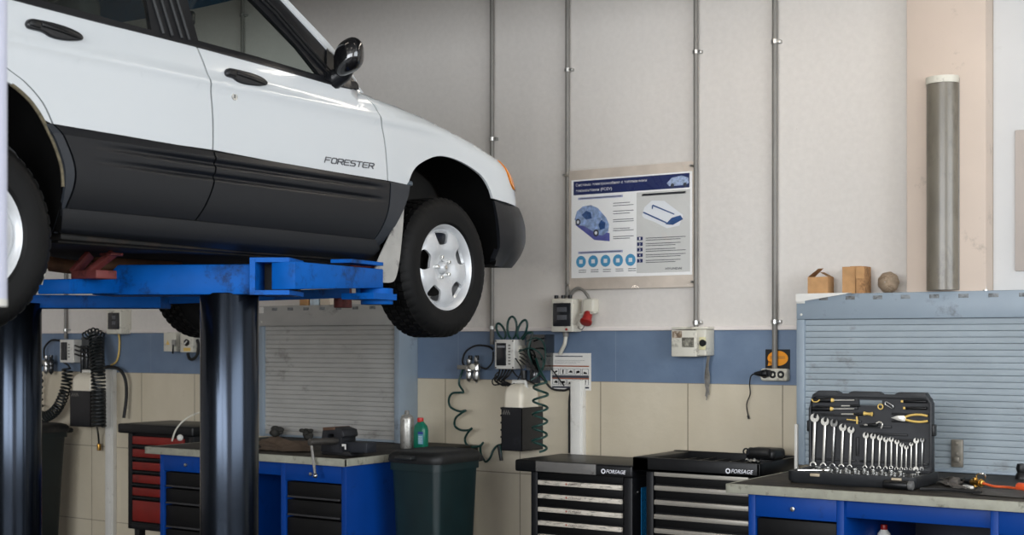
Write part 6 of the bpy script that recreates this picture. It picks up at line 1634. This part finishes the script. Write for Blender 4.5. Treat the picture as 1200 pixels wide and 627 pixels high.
# front arm, running out to the front sill pad
p, q = atd(318, 324, 5.44), atd(424, 327, 6.10)
dsave, bsave = d, back
d = Vector((q.x-p.x, q.y-p.y, 0)).normalized(); back = Vector((-d.y, d.x, 0)); back = back if back.y > 0 else -back
p2 = p - d*.10
mb = MB(); beam(mb, p, q, atd(320, 339.5, 5.44).z, atd(320, 307, 5.44).z, atd(424, 338, 6.1).z, atd(424, 316, 6.1).z, .11, 0, .005)
mb.build('front_arm', LB, near)
mb = MB()
e1 = q+d*.03
plate(mb, q-d*.16, e1+d*.02, atd(424, 352, 6.1).z, atd(424, 345, 6.1).z, -.01, .16)
mb.cyl(Vector((q.x, q.y, atd(430, 357, 6.1).z))+back*.06+d*.03, Vector((q.x, q.y, atd(430, 338, 6.1).z))+back*.06+d*.03, .072, seg=28, bev=.004)
plate(mb, q-d*.04, q+d*.06, atd(424, 352, 6.1).z, atd(424, 322, 6.1).z, -.008, .014)
plate(mb, q-d*.30, q-d*.02, atd(400, 311, 6).z, atd(400, 307, 6).z, .02, .1)
mb.build('arm_end', LB, near)
cpad = Vector((q.x, q.y, 0))-back*.0+d*.03
zs = CZ-.010
mb = MB(); za = atd(428, 326, 6.1).z
mb.bar(cpad+Z_*(zs-.005)-d*.03, cpad+Z_*(za-.07)+d*.055, .05, .014, .002, up=back); mb.box(cpad.x-.05, cpad.x+.05, cpad.y-.05, cpad.y+.05, zs-.022, zs, .004)
mb.cyl(cpad+Z_*(za-.06), cpad+Z_*(zs-.02), .022, seg=14)
mb.build('red_pad_support', M['lift_red'], near)
# rear arm to the left, with its red swivel pad
d, back = dsave, bsave
p, q = atd(44, 336, 5.2), atd(122, 336, 5.64)
d = Vector((q.x-p.x, q.y-p.y, 0)).normalized(); back = Vector((-d.y, d.x, 0)); back = back if back.y > 0 else -back
mb = MB(); beam(mb, p, q, atd(44, 345, 5.2).z, atd(44, 327.5, 5.2).z, atd(122, 344, 5.64).z, atd(122, 326, 5.64).z, .14, 0, .005); mb.build('rear_arm', LB, near)
mb = MB(); c = atd(93, 326, 5.30)+back*.06
mb.box(c.x-.07, c.x+.08, c.y-.05, c.y+.05, c.z-.005, c.z+.028, .004); mb.bar(c+Vector((-.03, 0, .02)), Vector((c.x+.05, c.y+.06, CZ-.008)), .022, .035, .003, up=Y_); mb.bar(c+Vector((-.12, .0, .02)), Vector((c.x-.09, c.y+.06, CZ-.008)), .02, .04, .003, up=Y_)
mb.box(c.x-.0, c.x+.07, c.y+.03, c.y+.09, CZ-.02, CZ-.008, .003); mb.build('red_pad_support', M['lift_red'], near)
mb = MB(); w_ = [atd(46, 333, 5.0), atd(50, 318, 5.0), atd(54, 314, 5.0)]; mb.tube(spline(w_, 5), .012, 8); mb.build('pin_handle', M['beige_plastic'], near)
# far head and arms
d = Vector((CS, SN, 0)); back = Vector((-SN, CS, 0))
a, b = atd(12, 352, 6.42), atd(188, 352, 6.5)
mb = MB(); beam(mb, a, b, atd(12, 361, 6.42).z, atd(12, 345, 6.42).z, atd(188, 361, 6.5).z, atd(188, 347, 6.5).z, .2, 0, .005); mb.build('head_beam', LB, far)
p, q = atd(180, 352, 6.6), atd(410, 352, 7.5)
d = Vector((q.x-p.x, q.y-p.y, 0)).normalized(); back = Vector((-d.y, d.x, 0)); back = back if back.y > 0 else -back
mb = MB(); beam(mb, p, q, atd(180, 357, 6.6).z, atd(180, 345, 6.6).z, atd(410, 349, 7.5).z, atd(410, 338, 7.5).z, .12, 0, .004); mb.build('front_arm', LB, far)
mb = MB(); c = q+back*.06; mb.cyl((c.x, c.y, q.z-.04), (c.x, c.y, CZ-.005), .05, seg=20, bev=.004); mb.build('pad_support', M['lift_red'], far)
# ------------------------------------------------------------------ other things in the room
hp = atd(6.5, 357, 2.9) - Vector((CS, SN, 0))*.056
t = thing('hanging_duct', 'pale round duct hanging down in front of the rear wheel of the raised car', 'duct', (hp.x, hp.y, hp.z))
mb = MB(); mb.cyl((hp.x, hp.y, hp.z), (hp.x, hp.y, CEIL), .056, seg=32); mb.build('duct_pipe', mat('pale_duct', '#c9cbdc', .45, var=.03), t)
mb = MB(); mb.lathe([(.056, -.004), (.0565, .0), (.0565, .012), (.053, .012), (.053, -.004), (.056, -.004)], (hp.x, hp.y, hp.z), Z_, 32); mb.build('duct_rim', M['white_enamel'], t)

# fluorescent ceiling lamps
tube_m = mat('lit_tube', '#ffffff', .4, emis='#fff4e6', estr=14)
def ceiling_lamp(x, y, drop=0):
    zc = CEIL-drop
    t = thing('ceiling_lamp', 'lit fluorescent ceiling lamp above the workshop floor', 'ceiling lamp', (x, y, zc), 'fluorescent ceiling lamps')
    mb = MB(); mb.box(x-.7, x+.7, y-.11, y+.11, zc-.07, zc, .01); mb.build('lamp_body', M['white_enamel'], t)
    if drop:
        for k in (-.5, .5):
            mb = MB(); mb.cyl((x+k, y, zc-.02), (x+k, y, CEIL), .006, seg=8); mb.build('drop_rod', M['steel'], t)
    for k in (-.05, .05):
        mb = MB(); mb.cyl((x-.66, y+k, zc-.10), (x+.66, y+k, zc-.10), .018, seg=12); mb.build('lamp_tube', tube_m, t)
for x in (-9, -5.2, -1.4, 2.4):
    for y in (-4.5, -1.0, 2.6): ceiling_lamp(x, y)
# two lower lamps added on drop rods to reflect as a streak on the doors
for x in (-2.9, -1.3): ceiling_lamp(x, 5.9, 1.15)

# ------------------------------------------------------------------ daylight through the gates
def area(name, loc, rot, sx, sy, power, col):
    l = bpy.data.lights.new(name, 'AREA'); l.shape = 'RECTANGLE'; l.size = sx; l.size_y = sy; l.energy = power; l.color = col
    o = bpy.data.objects.new(name, l); COL.objects.link(o); o.location = loc; o.rotation_euler = rot; return o
area('window_daylight_right', (RX1+.2, 1.1, 3.0), (0, math.radians(90), 0), 2.9, 8.8, 760, (.90, .95, 1.0))
area('window_daylight_front', (0, RY0-.2, 3.0), (math.radians(90), 0, 0), 9.8, 2.9, 1500, (.93, .96, 1.0))
W = bpy.data.worlds.new('sky'); SC.world = W; W.use_nodes = True
nt = W.node_tree; bg = nt.nodes['Background']; bg.inputs['Color'].default_value = (.82, .90, 1.0, 1); bg.inputs['Strength'].default_value = 1.0

# ------------------------------------------------------------------ camera
cam = bpy.data.cameras.new('camera'); co = bpy.data.objects.new('camera', cam); COL.objects.link(co)
cam.sensor_width = 36; cam.lens = 36*FPX/1200; cam.shift_y = 86.5/1200
cam.clip_start = .05
cam.dof.use_dof = True; cam.dof.focus_distance = 6.6; cam.dof.aperture_fstop = 4.0
co.location = (0, 0, EYE); co.rotation_euler = (math.radians(90), 0, YAW)
SC.camera = co
SC.view_settings.view_transform = 'Standard'; SC.view_settings.look = 'None'; SC.view_settings.gamma = 1; SC.view_settings.use_curve_mapping = False
SC.view_settings.exposure = -0.22
SC.cycles.max_bounces = 8; SC.cycles.diffuse_bounces = 4; SC.cycles.transparent_max_bounces = 16
SC.cycles.use_denoising = True
SC.cycles.sample_clamp_indirect = 6
